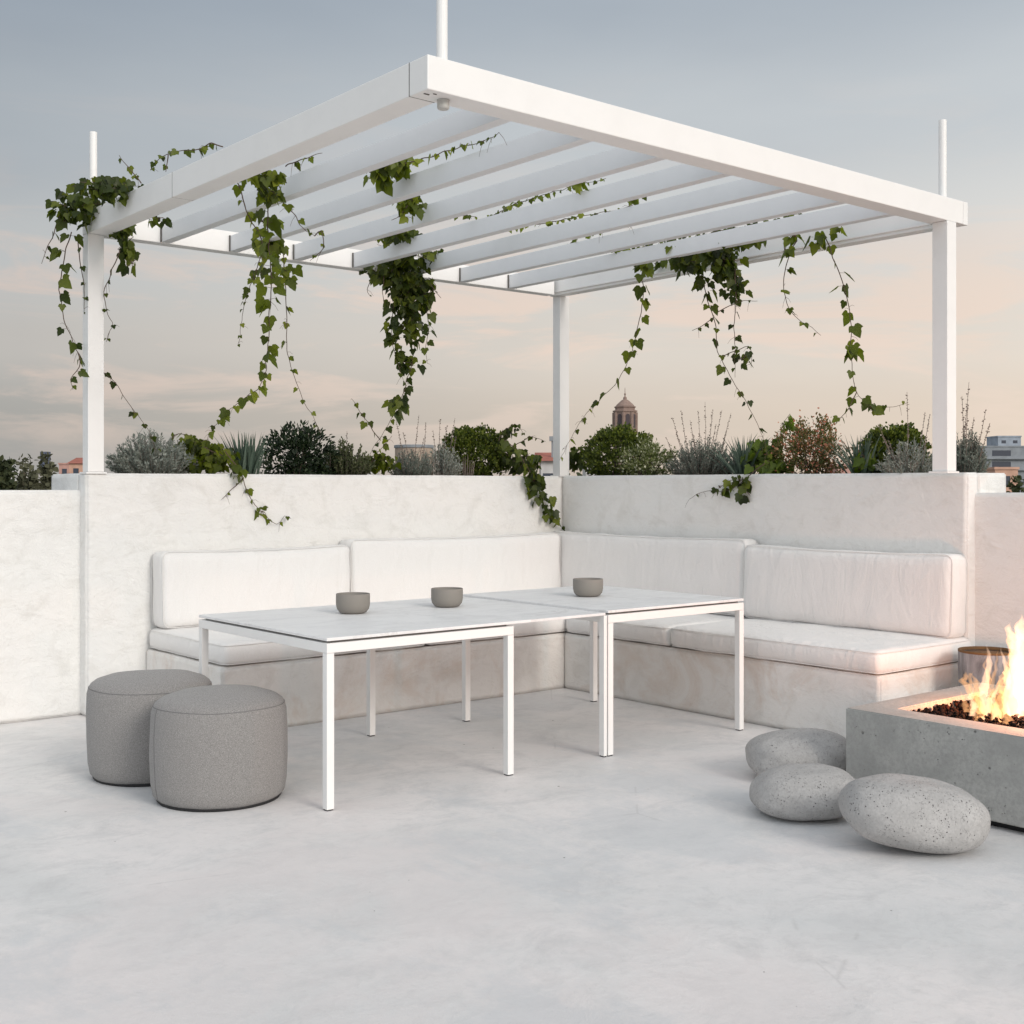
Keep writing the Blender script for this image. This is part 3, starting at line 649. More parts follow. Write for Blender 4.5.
for i_, (fx, fy, fh, fw, ld) in enumerate(((966, 712, 22, 7, -6), (972, 716, 30, 8, 3), (981, 722, 38, 9, -4), (994, 728, 48, 10, 6), (1000, 732, 40, 9, -6), (1006, 736, 58, 11, 3), (1012, 738, 70, 12, -5), (1020, 740, 46, 12, 8), (1001, 716, 46, 7, 10), (1008, 690, 44, 9, -7), (1013, 668, 40, 9, -8), (1018, 648, 34, 9, 3), (988, 690, 38, 6, -2), (1030, 736, 60, 14, -4))):
    flame([(fx, fy, FD-.12+.02*i_), (fx+ld*.3+1.5, fy-fh*.3, FD), (fx+ld*.1-2, fy-fh*.6, FD), (fx+ld, fy-fh, FD)], [fw, fw*1.3, fw*.7, 1], 30+i_, i_ % 2, .6)
fl = bpy.data.lights.new('fire_light', 'POINT'); flo = bpy.data.objects.new('fire_light', fl); COL.objects.link(flo)
flo.location = at(1018, 690, FD); fl.energy = 34; fl.color = (1, .46, .28); fl.shadow_soft_size = .09
# pot
pc = at(987.5, YH, 6.86)
pot = empty('metal_tub', (pc.x, pc.y, 0), 'weathered grey cylindrical tub with a rusty rim standing behind the flames', 'tub')
PR, PHH = .155, .497
link('body', lathe([(0, 0), (PR*.97, 0), (PR, .01), (PR, PHH-.012), (PR*.95, PHH-.012), (PR*.94, .35), (0, .35)], 56), M['pot'], pot, world=False, smooth=False)
link('rim', lathe([(PR*1.004, PHH-.012), (PR*1.012, PHH-.006), (PR*1.004, PHH), (PR*.93, PHH), (PR*.93, PHH-.018)], 56), M['rust'], pot, world=False, smooth=True)
link('lid', lathe([(0, PHH-.03), (PR*.94, PHH-.03), (PR*.94, PHH-.02), (0, PHH-.012)], 40), M['rust'], pot, world=False, smooth=True)
# ------------------------------------------------------------------ planting
SZ = WH-.075
def mkplant(name, base, label, cat, group, comps):
    e = empty(name, tuple(base), label, cat, group)
    for (pn, me, mat) in comps:
        o = link(pn, me, mat, e)
        if pn == 'flowers': o['kind'] = 'stuff'
    return e
def spot(px, axis, val):
    p = onplane(px, YH, axis, val); return Vector((p.x, p.y, SZ)), depth_of(p)/FPX
def topz(py, s): return CH+(YH-py)*s
def crown(c, rad, n, size, tpl, up=.5, clumps=60, cs=.3, fill=.55, seed=0, lump=.18):
    c = np.array(c); rad = np.array(rad)
    d = rdir(clumps, .05)
    rr = rng.uniform(fill, 1, (clumps, 1))*(1+lump*rng.normal(size=(clumps, 1))*.7)
    cc = d*rr*rad
    k = rng.integers(0, clumps, n); P = cc[k]+rng.normal(size=(n, 3))*rad*cs*rng.uniform(.4, 1, (n, 1))
    lim = np.linalg.norm(P/rad, axis=1); over = lim > 1.12; P[over] *= (1.12/lim[over])[:, None]*rng.uniform(.8, 1, (over.sum(), 1))
    D = P/np.linalg.norm(P, axis=1, keepdims=True)*.8+rdir(n)*.8+np.array([0, 0, up])
    U = rdir(n, .6); P = P+c
    P[:, 2] = np.where(P[:, 2] < SZ, SZ+rng.uniform(0, .10, n), P[:, 2]); m = P[:, 2] > SZ-.02
    return leaves(P[m], D[m], U[m], (size*rng.uniform(.6, 1.25, n))[m], tpl), cc+c
def twigs(base, targets, r0=.006, r1=.0015, spread=.05):
    L = []
    for t in targets:
        b = Vector(base)+Vector((random.uniform(-spread, spread), random.uniform(-spread, spread), -.01)); t = Vector(t)
        m = b.lerp(t, .5)+Vector((random.uniform(-.02, .02), random.uniform(-.02, .02), .02)); L.append(([b, m, t], [r0, (r0+r1)/2, r1]))
    return L
def bush(name, px, w_, ptop, axis, val, label, cat, mat, n, size, tpl, group=None, up=.5, clumps=70, cs=.22, fill=.6, lump=.18, flowers=None, sh=1.0, dome=1.0):
    b, s = spot(px, axis, val); h = topz(ptop, s)-SZ; rx = w_*s/2; cz = SZ+h*.5*dome
    rad = (rx, min(rx, .22), h*.54) if axis == 'Y' else (min(rx, .20), rx*1.15, h*.54)
    (V, F), cc = crown((b.x, b.y, cz), rad, n, size, tpl, up, clumps, cs, fill, lump=lump)
    comps = [('foliage', arr_me(V, F), M[mat])]
    comps.append(('stems', tubes(twigs(b, cc[rng.permutation(len(cc))[:22]], .006, .0015, rx*.25), 5), M['bark']))
    if flowers:
        fm, fn, fs, ft = flowers; q = cc[rng.integers(0, len(cc), fn)]; c0 = np.array((b.x, b.y, cz)); q = c0+(q-c0)*rng.uniform(.95, 1.15, (fn, 1))+rng.normal(size=(fn, 3))*np.array(rad)*.16
        q = q[q[:, 2] > SZ]; comps.append(('flowers', arr_me(*leaves(q, rdir(len(q), .6), rdir(len(q), .5), fs*rng.uniform(.6, 1.2, len(q)), ft)), M[fm]))
    return mkplant(name, b, label, cat, group, comps)
def stalks(name, px, w_, ptop, axis, val, label, cat, mat, ns, nl, lsize, group=None, spikes=None, tpl=None, lean=.5, r=.002, spike_mat='stem_grey'):
    b, s = spot(px, axis, val); h = topz(ptop, s)-SZ; rx = w_*s/2; ry = min(rx, .2)
    T = []; P = []; D = []
    for i in range(ns):
        a = rng.uniform(0, 2*math.pi); q = math.sqrt(rng.uniform(0, 1)); ex, ey = q*math.cos(a), q*math.sin(a)
        hh = h*(1-.55*q*q)*rng.uniform(.72, 1.05); sc_ = (rx, ry) if axis == 'Y' else (ry, rx*1.15)
        p0 = Vector((b.x+ex*sc_[0]*.35, b.y+ey*sc_[1]*.35, SZ)); p2 = Vector((b.x+ex*sc_[0], b.y+ey*sc_[1], SZ+hh)); p1 = p0.lerp(p2, .5)+Vector((ex*.02, ey*.02, .01))
        T.append(([p0, p1, p2], [r, r*.8, r*.5]))
        for k in range(nl):
            t = .3+.7*(k+rng.uniform())/nl; p = (p0*(1-t)**2+p1*2*t*(1-t)+p2*t*t); tan = (p2-p0).normalized()
            P.append(p); v = Vector(rdir(1)[0])*.75+tan*.9; D.append(v)
    n = len(P); V, F = leaves([tuple(p) for p in P], [tuple(d) for d in D], rdir(n, .3), lsize*rng.uniform(.6, 1.2, n), tpl or DIA)
    comps = [('foliage', arr_me(V, F), M[mat]), ('stems', tubes(T, 4), M['stem_grey'])]
    if spikes:
        for (bx, tx_, ty_) in spikes:
            T = []; P = []; D = []
            p0 = onplane(bx, YH, axis, val); p0.z = SZ+h*.3; d_ = depth_of(p0); p2 = at(tx_, ty_, d_+random.uniform(-.12, .12)); m = p0.lerp(p2, .55)+RT*random.uniform(-.012, .012)
            T.append(([p0, m, p2], [.0028, .0022, .0014])); L_ = (p2-p0).length; nb = int(L_*.72/.016)
            for k in range(nb):
                t = .35+.65*k/nb; p = p0*(1-t)**2+m*2*t*(1-t)+p2*t*t
                if rng.uniform() < .8:
                    for _ in range(2): P.append(tuple(p)); D.append(tuple(Vector(rdir(1)[0])*.8+Vector((0, 0, .7))))
            tv, tf_ = tube_arrays(*T[0], 4); n = len(P); lv, lf = leaves(P, D, rdir(n, .3), .013*rng.uniform(.6, 1.3, n), T_dia(.7, .2)); o = len(tv)
            me = bpy.data.meshes.new('s'); me.from_pydata([tuple(v) for v in tv]+[tuple(v) for v in lv], [], tf_+[tuple(int(i)+o for i in q) for q in lf]); me.update(); comps.append(('flower_spike', me, M[spike_mat]))
    return mkplant(name, b, label, cat, group, comps)
def blades(name, px, w_, ptop, axis, val, label, cat, mat, n, group=None, wd=.018, spread=.55):
    b, s = spot(px, axis, val); h = topz(ptop, s)-SZ; V = []; F = []
    for i in range(n):
        a = rng.uniform(0, 2*math.pi); q = rng.uniform(.05, 1); L_ = h*rng.uniform(.75, 1.08)/(max(.45, math.cos(q*spread*1.3)))
        dv = Vector((math.cos(a), math.sin(a), 0)); sd_ = Vector((-math.sin(a), math.cos(a), 0)); o = len(V); b0 = b+dv*.03*q+Vector((random.uniform(-.3, .3), random.uniform(-.25, .25), 0))*w_*s*.5
        for k in range(6):
            t = k/5; ang = q*spread*(.75+.6*t); p = b0+dv*math.sin(ang)*L_*t+Vector((0, 0, math.cos(ang)*L_*t)); ww = wd*(1-t**1.6)*.5*(.7+.6*min(1, t*3))+.0004
            V += [p-sd_*ww+dv*.15*ww, p-dv*ww*.35, p+sd_*ww+dv*.15*ww]
        for k in range(5):
            for c in (0, 1): F.append((o+k*3+c, o+k*3+c+1, o+k*3+c+4, o+k*3+c+3))
    me = bpy.data.meshes.new('b'); me.from_pydata([tuple(v) for v in V], [], F); me.update(); me.polygons.foreach_set('use_smooth', [True]*len(me.polygons))
    return mkplant(name, b, label, cat, group, [('blades', me, M[mat])])
# ---- ivy
def resolve(pt, pl):
    if isinstance(pl, tuple) and pl[0] in 'XY' : return onplane(pt[0], pt[1], pl[0], pl[1])
    if isinstance(pl, tuple) and pl[0] == 'Z': return at(pt[0], pt[1], (pl[1]-CH)*FPX/(YH-pt[1]))
    return at(pt[0], pt[1], pl)
def catmull(P, step=.02):
    out = []; P = [P[0]*2-P[1]]+P+[P[-1]*2-P[-2]]
    for i in range(1, len(P)-2):
        a, b, c, d = P[i-1:i+3]; m = max(2, int((c-b).length/step))
        for k in range(m):
            t = k/m; out.append(.5*((2*b)+(c-a)*t+(2*a-5*b+4*c-d)*t*t+(3*b-a-3*c+d)*t**3))
    out.append(P[-2]); return out
def vine(label, strands, clumps, mat='ivy', group='ivy vines trailing over the pergola and planter', name='ivy_vine'):
    """strands: (pixel points, plane or (depth start, depth end), leaf spacing, leaf size); clumps: (px, py, rx, ry, plane, n, size, thickness)"""
    T = []; P = []; D = []; U = []; S = []; first = None
    def leafat(p, size, droop=1.0):
        side_ = Vector(rdir(1)[0]); side_.z = abs(side_.z)*.3-.1
        pet = p+side_.normalized()*size*rng.uniform(.15, .5); T.append(([p, pet], [.0013, .0010]))
        dv = side_*.65+Vector((0, 0, -rng.uniform(.4, 1.3)*droop)); nv = -FW*rng.uniform(-.1, 1.0)+Vector(rdir(1)[0])*.75+Vector((0, 0, .25))
        P.append(tuple(pet)); D.append(tuple(dv)); U.append(tuple(nv)); S.append(size*rng.uniform(.6, 1.25))
    for (pts, pl, sp_, sz) in strands:
        n = len(pts)
        if isinstance(pl, tuple) and not isinstance(pl[0], str): W = [at(p[0], p[1], pl[0]+(pl[1]-pl[0])*i/(n-1)) for i, p in enumerate(pts)]
        else: W = [resolve(p, pl) for p in pts]
        C = catmull(W); C = [c+Vector((noise.noise(c*13), noise.noise(c*13+Vector((5, 5, 5))), noise.noise(c*11)))*.010 for c in C]
        if first is None: first = C[0]
        m = len(C); T.append((C, [.0036*(1-.65*i/m) for i in range(m)]))
        acc = rng.uniform(0, sp_)
        for i in range(1, m):
            acc += (C[i]-C[i-1]).length
            if acc > sp_:
                acc = -rng.uniform(0, sp_*.6) if rng.uniform() < .3 else 0
                k = 1-.55*(i/m)**2
                for _ in range(1 if rng.uniform() < .6 else 2): leafat(C[i], sz*k)
        for _ in range(int(m*.02/.13)):      # bare side tendrils
            i = rng.integers(m//4, m); q = C[i]; v = Vector(rdir(1)[0]); v.z -= .3; T.append(([q, q+v*.03, q+v*.05+Vector((0, 0, -.015))], [.0012, .001, .0007]))
    for (px, py, rx, ry, pl, n, sz, th) in clumps:
        if n >= 20: n, sz = int(n*1.45), sz*.84
        c = resolve((px, py), pl); s = depth_of(c)/FPX
        if first is None: first = c
        hub = [c+RT*rx*s*rng.uniform(-.8, .8)+FW*rng.uniform(-th, th)*.6+Vector((0, 0, ry*s*rng.uniform(-.5, .8))) for _ in range(5)]
        for a in hub: T.append(([c, c.lerp(a, .5)+Vector((0, 0, .01)), a], [.003, .0025, .0015]))
        for _ in range(n):
            d = rdir(1)[0]*rng.uniform(.2, 1)**.6
            leafat(c+RT*float(d[0])*rx*s+Vector((0, 0, float(d[2])*ry*s))+FW*float(d[1])*th, sz)
    V, F = leaves(P, D, U, S, IVY)
    e = empty(name, tuple(first), label, 'ivy', group)
    link('leaves', arr_me(V, F), M[mat], e); link('stems', tubes(T, 5), M['stem'], e, smooth=True)
    return e
IV = .074
vine('ivy clump over the left corner of the pergola, its strands hanging beside the left post', [
    ([(72, 232), (63, 262), (60, 290), (66, 325), (78, 352), (88, 366), (110, 378), (125, 398), (140, 418), (150, 434), (156, 452)], (7.42, 7.9), .08, IV*1.1),
    ([(60, 215), (50, 240), (42, 264)], 7.4, .06, IV*.8), ([(78, 240), (80, 262), (84, 290), (84, 312)], 7.5, .08, IV*.5),
    ([(120, 250), (112, 272), (104, 292), (108, 315), (112, 325), (106, 342)], (7.5, 7.6), .07, IV*.7),
    ([(78, 352), (79, 368), (72, 378), (74, 390)], 7.4, .04, IV*.8),
    ([(142, 184), (130, 170), (119, 155)], 7.0, .06, IV*.7), ([(222, 147), (212, 143), (200, 149), (185, 151), (170, 153), (155, 161), (151, 171)], (6.35, 6.75), .045, IV*.62), ([(168, 154), (167, 166), (166, 172)], 6.6, .06, IV*.5)],
    [(84, 208, 28, 20, 7.42, 60, IV, .10), (108, 188, 34, 11, ('Z', 3.11), 60, IV*.95, .10), (66, 206, 15, 16, 7.4, 22, IV, .08), (122, 228, 14, 9, 7.55, 22, IV, .06), (126, 246, 10, 14, 7.55, 16, IV, .04), (156, 221, 12, 6, 7.4, 8, IV*.8, .04), (132, 264, 7, 6, 7.5, 3, IV*1.25, .02)], 'ivy_dark')
vine('ivy falling from the second gap of the pergola in three strands to the shrubs below', [
    ([(238, 183), (248, 215), (262, 240), (258, 262), (249, 290), (243, 310), (238, 345)], (6.4, 8.0),   .085, IV*.7),
    ([(268, 190), (269, 240), (271, 280), (270, 310), (267, 350), (262, 382), (245, 398), (228, 412), (212, 430), (204, 448)], (6.6, 8.3), .062, IV*1.22),
    ([(283, 245), (285, 280), (286, 310), (287, 345), (292, 370), (303, 400), (312, 415), (321, 434)], (8.0, 8.4), .085, IV*.75),
    ([(275, 190), (290, 210), (303, 228), (314, 236)], (6.5, 7.0), .10, IV*.8), ([(314, 236), (322, 231), (323, 248), (310, 260)], 7.0, .07, IV*.4),
    ([(285, 166), (300, 160), (322, 152)], ('Z', 3.1), .12, IV*.6)],
    [(262, 178, 20, 8, 6.35, 40, IV*.9, .08), (270, 194, 11, 9, 6.45, 20, IV*.85, .05), (262, 222, 12, 13, 7.0, 9, IV*1.05, .05), (270, 246, 15, 10, 7.8, 34, IV, .06), (286, 272, 8, 12, 8.0, 10, IV, .05), (263, 274, 12, 8, 8.0, 5, IV, .05)], 'ivy')
vine('ivy cluster lying on the upper slats with a thin runner pointing to the near beam', [
    ([(390, 168), (425, 158), (445, 152), (462, 147), (478, 143), (492, 137), (500, 132)], ('Z', 3.10), .055, IV*.72), ([(408, 205), (400, 216), (391, 221)], 7.1, .1, IV*.3)],
    [(388, 165, 26, 9, ('Z', 3.10), 54, IV*.95, .09), (378, 178, 12, 8, 6.5, 12, IV, .04), (409, 203, 15, 8, 7.15, 30, IV*.95, .06), (411, 212, 6, 8, 7.15, 5, IV*1.2, .02)], 'ivy')
vine('thin small-leaved ivy runner stretched across the middle slats of the pergola', [
    ([(481, 230), (490, 218), (510, 207), (530, 199), (560, 190), (582, 184), (606, 179)], ('Z', 3.10), .038, IV*.62), ([(455, 217), (465, 215), (476, 217)], ('Z', 3.08), .06, IV*.5)], [(578, 183, 9, 4, ('Z', 3.1), 8, IV*.7, .04)], 'ivy')
vine('second small-leaved ivy runner behind the middle slats, further back toward the corner', [
    ([(505, 230), (530, 225), (555, 221), (575, 217), (600, 213), (640, 204)], ('Z', 3.10), .045, IV*.62), ([(561, 252), (575, 240), (592, 233), (610, 228), (640, 222)], ('Z', 3.09), .05, IV*.6), ([(610, 250), (640, 243), (680, 234)], ('Z', 3.09), .04, IV*.6)], [(634, 198, 9, 3, ('Z', 3.11), 6, IV*.7, .03)], 'ivy')
vine('thickest ivy mass, hanging dark from the back beam and tapering down toward the planter', [
    ([(405, 285), (415, 335), (410, 370), (400, 400), (388, 425), (372, 450), (366, 470)], (8.9, 9.15), .05, IV*1.1),
    ([(396, 285), (391, 330), (397, 362), (406, 385)], 8.9, .06, IV), ([(424, 290), (428, 325), (426, 352), (427, 364)], 8.9, .06, IV),
    ([(380, 440), (366, 420), (352, 400)], 9.1, .08, IV*.75), ([(372, 278), (367, 290), (370, 296)], 8.8, .1, IV*.4), ([(383, 275), (383, 290), (384, 304)], 8.8, .1, IV*.4), ([(430, 284), (441, 298)], 8.8, .1, IV*.4)],
    [(395, 233, 28, 8, ('Z', 3.10), 60, IV*.9, .12), (405, 255, 34, 12, 8.75, 95, IV, .16), (375, 272, 10, 10, 8.8, 16, IV, .08), (404, 275, 24, 14, 8.85, 100, IV, .14), (408, 297, 21, 20, 8.9, 110, IV, .12), (432, 282, 8, 8, 8.9, 6, IV*1.1, .05), (405, 330, 20, 20, 8.9, 40, IV*1.05, .08), (404, 362, 15, 14, 8.95, 12, IV*1.1, .05), (398, 405, 9, 14, 9.0, 14, IV*1.1, .05)], 'ivy_dark')
vine('single ivy strand slanting from the right beam down to the corner post', [
    ([(646, 262), (642, 275), (643, 300), (637, 330), (630, 355), (618, 380), (600, 400), (585, 415), (570, 440), (560, 460)], (8.75, 9.8), .09, IV*1.15)], [(645, 264, 7, 8, 8.7, 10, IV*.9, .04)], 'ivy')
vine('ivy mass under the right beam with two long strands dropping into the planter', [
    ([(703, 275), (706, 295), (714, 318), (718, 350), (725, 365), (735, 385), (745, 400), (755, 420), (764, 440), (768, 455)], (8.45, 8.4), .07, IV*1.05),
    ([(735, 268), (736, 300), (734, 330), (735, 350), (735, 378)], 8.3, .065, IV*.85), ([(714, 318), (702, 326), (692, 330)], 8.4, .05, IV*.45), ([(718, 312), (740, 302), (758, 301)], 8.3, .09, IV*.35), ([(722, 356), (735, 352), (750, 348), (751, 368)], 8.3, .07, IV*.5),
    ([(655, 264), (690, 254), (720, 244), (745, 238), (770, 232)], ('Z', 3.05), .025, IV*.95), ([(690, 238), (720, 231), (760, 224), (800, 213)], ('Z', 3.09), .025, IV*.9), ([(600, 247), (630, 250), (665, 240), (700, 233)], ('Z', 3.09), .04, IV*.7)],
    [(700, 250, 34, 7, 8.35, 62, IV, .10), (686, 263, 16, 9, 8.5, 30, IV, .08), (740, 240, 26, 6, 8.0, 30, IV, .08), (724, 262, 20, 14, 8.35, 62, IV, .09), (703, 284, 10, 11, 8.45, 12, IV, .05), (734, 284, 13, 14, 8.35, 22, IV, .06), (742, 360, 9, 10, 8.3, 8, IV*.9, .04), (680, 262, 6, 8, 8.5, 5, IV, .04)], 'ivy_dark')
vine('short ivy strand curling to the right below the right beam, ending in a bare tip', [
    ([(797, 240), (789, 256), (783, 283), (788, 306), (800, 321), (812, 327), (821, 335)], 7.95, .11, IV*.85)], [(795, 237, 5, 3, 7.95, 6, IV*.9, .03), (785, 252, 4, 7, 7.95, 2, IV*1.2, .02)], 'ivy')
vine('rightmost long ivy strand with a forked end above the low shrubs', [
    ([(825, 238), (838, 270), (848, 300), (851, 330), (852, 370), (857, 392), (866, 402), (876, 407), (890, 407), (906, 404)], (7.75, 7.9), .075, IV*1.15), ([(857, 392), (848, 410), (836, 423)], 7.8, .07, IV*.85)],
    [(817, 240, 4, 8, 7.78, 6, IV*1.3, .03), (838, 231, 7, 3, 7.7, 5, IV*.8, .04), (851, 350, 7, 8, 7.8, 6, IV, .03), (870, 408, 7, 6, 7.85, 5, IV, .03)], 'ivy')
wv = 'ivy trailing from the planter over the wall'
vine('ivy shoot trailing down the left wall above the left back cushion', [
    ([(226, 452), (238, 468), (243, 478), (250, 498), (262, 512), (277, 524), (284, 516), (291, 519)], ('Y', -.03), .075, IV*.85), ([(243, 479), (233, 489), (222, 499)], ('Y', -.03), .09, IV*.35)], [(240, 474, 8, 5, ('Y', -.03), 6, IV*.8, .02), (262, 512, 7, 7, ('Y', -.035), 3, IV*.9, .01)], 'ivy', wv)
vine('leafy ivy cascade spilling over the wall beside the corner post', [
    ([(505, 440), (520, 455), (534, 480), (546, 505), (552, 520), (562, 527)], ('Y', -.04), .05, IV*.95), ([(497, 450), (500, 436), (508, 428), (516, 425), (524, 433)], ('Y', .2), .03, IV*.8), ([(516, 445), (530, 437), (546, 441)], ('Y', .2), .05, IV*.6)],
    [(505, 455, 18, 12, ('Y', .2), 42, IV*.95, .1), (522, 462, 20, 12, ('Y', .05), 60, IV, .08), (534, 482, 12, 12, ('Y', -.05), 26, IV, .04), (541, 500, 14, 7, ('Y', -.04), 14, IV*.85, .03), (548, 512, 8, 8, ('Y', -.04), 9, IV*1.05, .02), (510, 430, 12, 5, ('Y', .2), 12, IV*.8, .05)], 'ivy_dark', wv)
vine('ivy shoot creeping left down the right wall from a bright leafy clump', [
    ([(765, 463), (748, 476), (735, 488), (722, 491), (706, 492), (697, 495), (690, 499)], ('X', -.03), .09, IV*.7)], [(738, 482, 14, 7, ('X', -.04), 18, IV, .03), (720, 488, 8, 6, ('X', -.03), 6, IV*.9, .02), (745, 492, 7, 8, ('X', -.04), 5, IV*1.15, .01)], 'ivy_dark', wv)
gp = 'plants in the terrace planters'
YL, XR = .30, .27
stalks('silver_shrub', 153, 92, 431, 'Y', YL, 'feathery silver-grey shrub beside the left post', 'shrub', 'silver', 230, 38, .027, gp, tpl=T_dia(.36, .1))
vine('low dark ivy mound between the silver shrub and the spiky blue plant', [([(170, 440), (178, 434), (192, 436)], ('Y', .3), .04, IV*.8), ([(204, 446), (214, 452), (228, 460), (240, 472)], ('Y', .12), .04, IV)],
     [(195, 448, 24, 13, ('Y', .36), 90, IV*.95, .12), (218, 456, 18, 13, ('Y', .25), 60, IV, .1), (200, 464, 26, 8, ('Y', .25), 40, IV, .1)], 'ivy', gp, 'ivy_mound')
blades('spiky_plant', 247, 44, 434, 'Y', .24, 'spiky blue-green plant with upright blades, left of the dark glossy bush', 'plant', 'agave', 95, gp, .021, .42)
bush('glossy_shrub', 298, 80, 428, 'Y', YL, 'dark glossy-leaved bush right of the spiky plant on the left wall', 'shrub', 'darkleaf', 3000, .034, LEAF, gp, clumps=110, cs=.16, fill=.35)
stalks('olive_shrub', 345, 60, 440, 'Y', YL, 'small upright olive-green shrub with one taller sprig', 'shrub', 'olive', 130, 32, .027, gp, spikes=[(345, 347, 431), (330, 331, 436)], tpl=LEAF)
vine('young ivy at the foot of the thick hanging strand', [([(366, 472), (378, 452), (392, 436)], ('Y', .25), .06, IV)], [(378, 462, 22, 10, ('Y', .28), 60, IV*.85, .08)], 'ivy', gp, 'ivy_mound')
stalks('lavender', 411, 44, 448, 'Y', .26, 'grey lavender with bare flower spikes in front of the round tank', 'lavender', 'lav', 130, 26, .024, gp, spikes=[(404, 396, 420), (410, 403, 432), (414, 419, 415), (420, 426, 422), (408, 402, 445), (416, 424, 438)], tpl=T_dia(.3, .1))
stalks('lavender', 441, 44, 440, 'Y', .22, 'pale grey lavender with tall spikes left of the corner boxwood ball', 'lavender', 'silver', 100, 26, .025, gp, spikes=[(440, 440, 419), (446, 455, 418), (448, 456, 436), (436, 433, 430), (443, 447, 425)], tpl=T_dia(.3, .1))
stalks('dry_twig_plant', 466, 26, 452, 'Y', .17, 'small reddish dry twiggy plant in front of the corner boxwood ball', 'plant', 'stem_grey', 34, 3, .008, gp, r=.0028)
bush('boxwood_ball', 474, 76, 429, 'Y', .36, 'clipped round boxwood left of the corner ivy cascade', 'shrub', 'box', 9500, .021, ROUND, gp, up=1.0, clumps=420, cs=.085, fill=.62, lump=.04)
vine('small ivy clump right behind the corner post', [([(560, 460), (572, 452), (586, 447)], ('X', .25), .05, IV)], [(577, 458, 20, 12, ('X', .3), 70, IV*.8, .08)], 'ivy_dark', gp, 'ivy_mound')
bush('boxwood_ball', 619, 76, 428, 'X', .34, 'clipped round boxwood in front of the distant domed tower', 'shrub', 'box', 9500, .021, ROUND, gp, up=1.0, clumps=420, cs=.085, fill=.62, lump=.04)
bush('flowering_shrub', 647, 60, 442, 'X', .20, 'low pale-flowered bush at the foot of the tower-side boxwood', 'shrub', 'varieg', 3000, .024, LEAF, gp, clumps=90, cs=.16, fill=.45, flowers=('white_fl', 170, .022, ROUND))
stalks('lavender', 704, 80, 438, 'X', XR, 'rounded grey lavender with a fan of tall spikes, right of the pale-flowered bush', 'lavender', 'lav', 330, 30, .022, gp, spikes=[(690, 672, 417), (692, 681, 410), (696, 690, 420), (700, 698, 411), (704, 705, 402), (706, 713, 409), (712, 722, 410), (716, 731, 413), (686, 676, 432), (682, 666, 437), (710, 716, 424), (718, 727, 430), (698, 693, 434)], tpl=T_dia(.3, .1))
blades('spiky_plant', 743, 36, 437, 'X', .22, 'dark spiky plant between the rounded lavender and the bright leafy clump', 'plant', 'agave', 80, gp, .018, .75)
vine('bright leafy ivy clump where the two long strands land, left of the red-tinged bush', [([(770, 470), (778, 440), (783, 425), (790, 414)], ('X', .25), .05, IV*.75)],
     [(764, 452, 20, 14, ('X', .22), 75, IV*1.05, .1), (772, 466, 20, 8, ('X', .12), 46, IV, .08), (785, 424, 8, 8, ('X', .3), 12, IV*.85, .04)], 'bright', gp, 'ivy_mound')
bush('bronze_shrub', 812, 72, 421, 'X', .30, 'airy bronze bush with red-tinged leaf tips on the right wall', 'shrub', 'pinkleaf', 4200, .022, LEAF, gp, clumps=130, cs=.13, fill=.35, flowers=('red_fl', 1100, .017, ROUND))
bush('boxwood_mound', 894, 68, 427, 'X', .38, 'flattened boxwood mound behind the grey stalks near the right post', 'shrub', 'box', 8000, .021, ROUND, gp, up=1.0, clumps=340, cs=.09, fill=.6, lump=.06)
blades('spiky_plant', 862, 40, 436, 'X', .22, 'dark spiky plant right of the red-tinged bush', 'plant', 'agave', 80, gp, .018, .7)
vine('few bright ivy leaves at the foot of the boxwood mound', [([(858, 470), (868, 458), (872, 450)], ('X', .14), .03, IV*.85)], [(866, 458, 10, 8, ('X', .12), 14, IV*.9, .03)], 'bright', gp, 'ivy_mound')
stalks('lavender', 911, 64, 440, 'X', .16, 'loose silver lavender left of the right post', 'lavender', 'silver', 110, 28, .024, gp, spikes=[(908, 907, 392), (915, 925, 412), (922, 930, 414), (898, 878, 424), (902, 888, 440), (900, 882, 436)], tpl=T_dia(.3, .1))
stalks('lavender', 966, 42, 432, 'X', .30, 'grey-green lavender with tall spikes at the right end of the planter, beside the right post', 'lavender', 'lav', 170, 30, .024, gp, spikes=[(960, 969, 382), (962, 962, 396), (964, 968, 404), (968, 974, 417), (972, 986, 409), (976, 990, 423), (966, 965, 424)], tpl=T_dia(.3, .1))
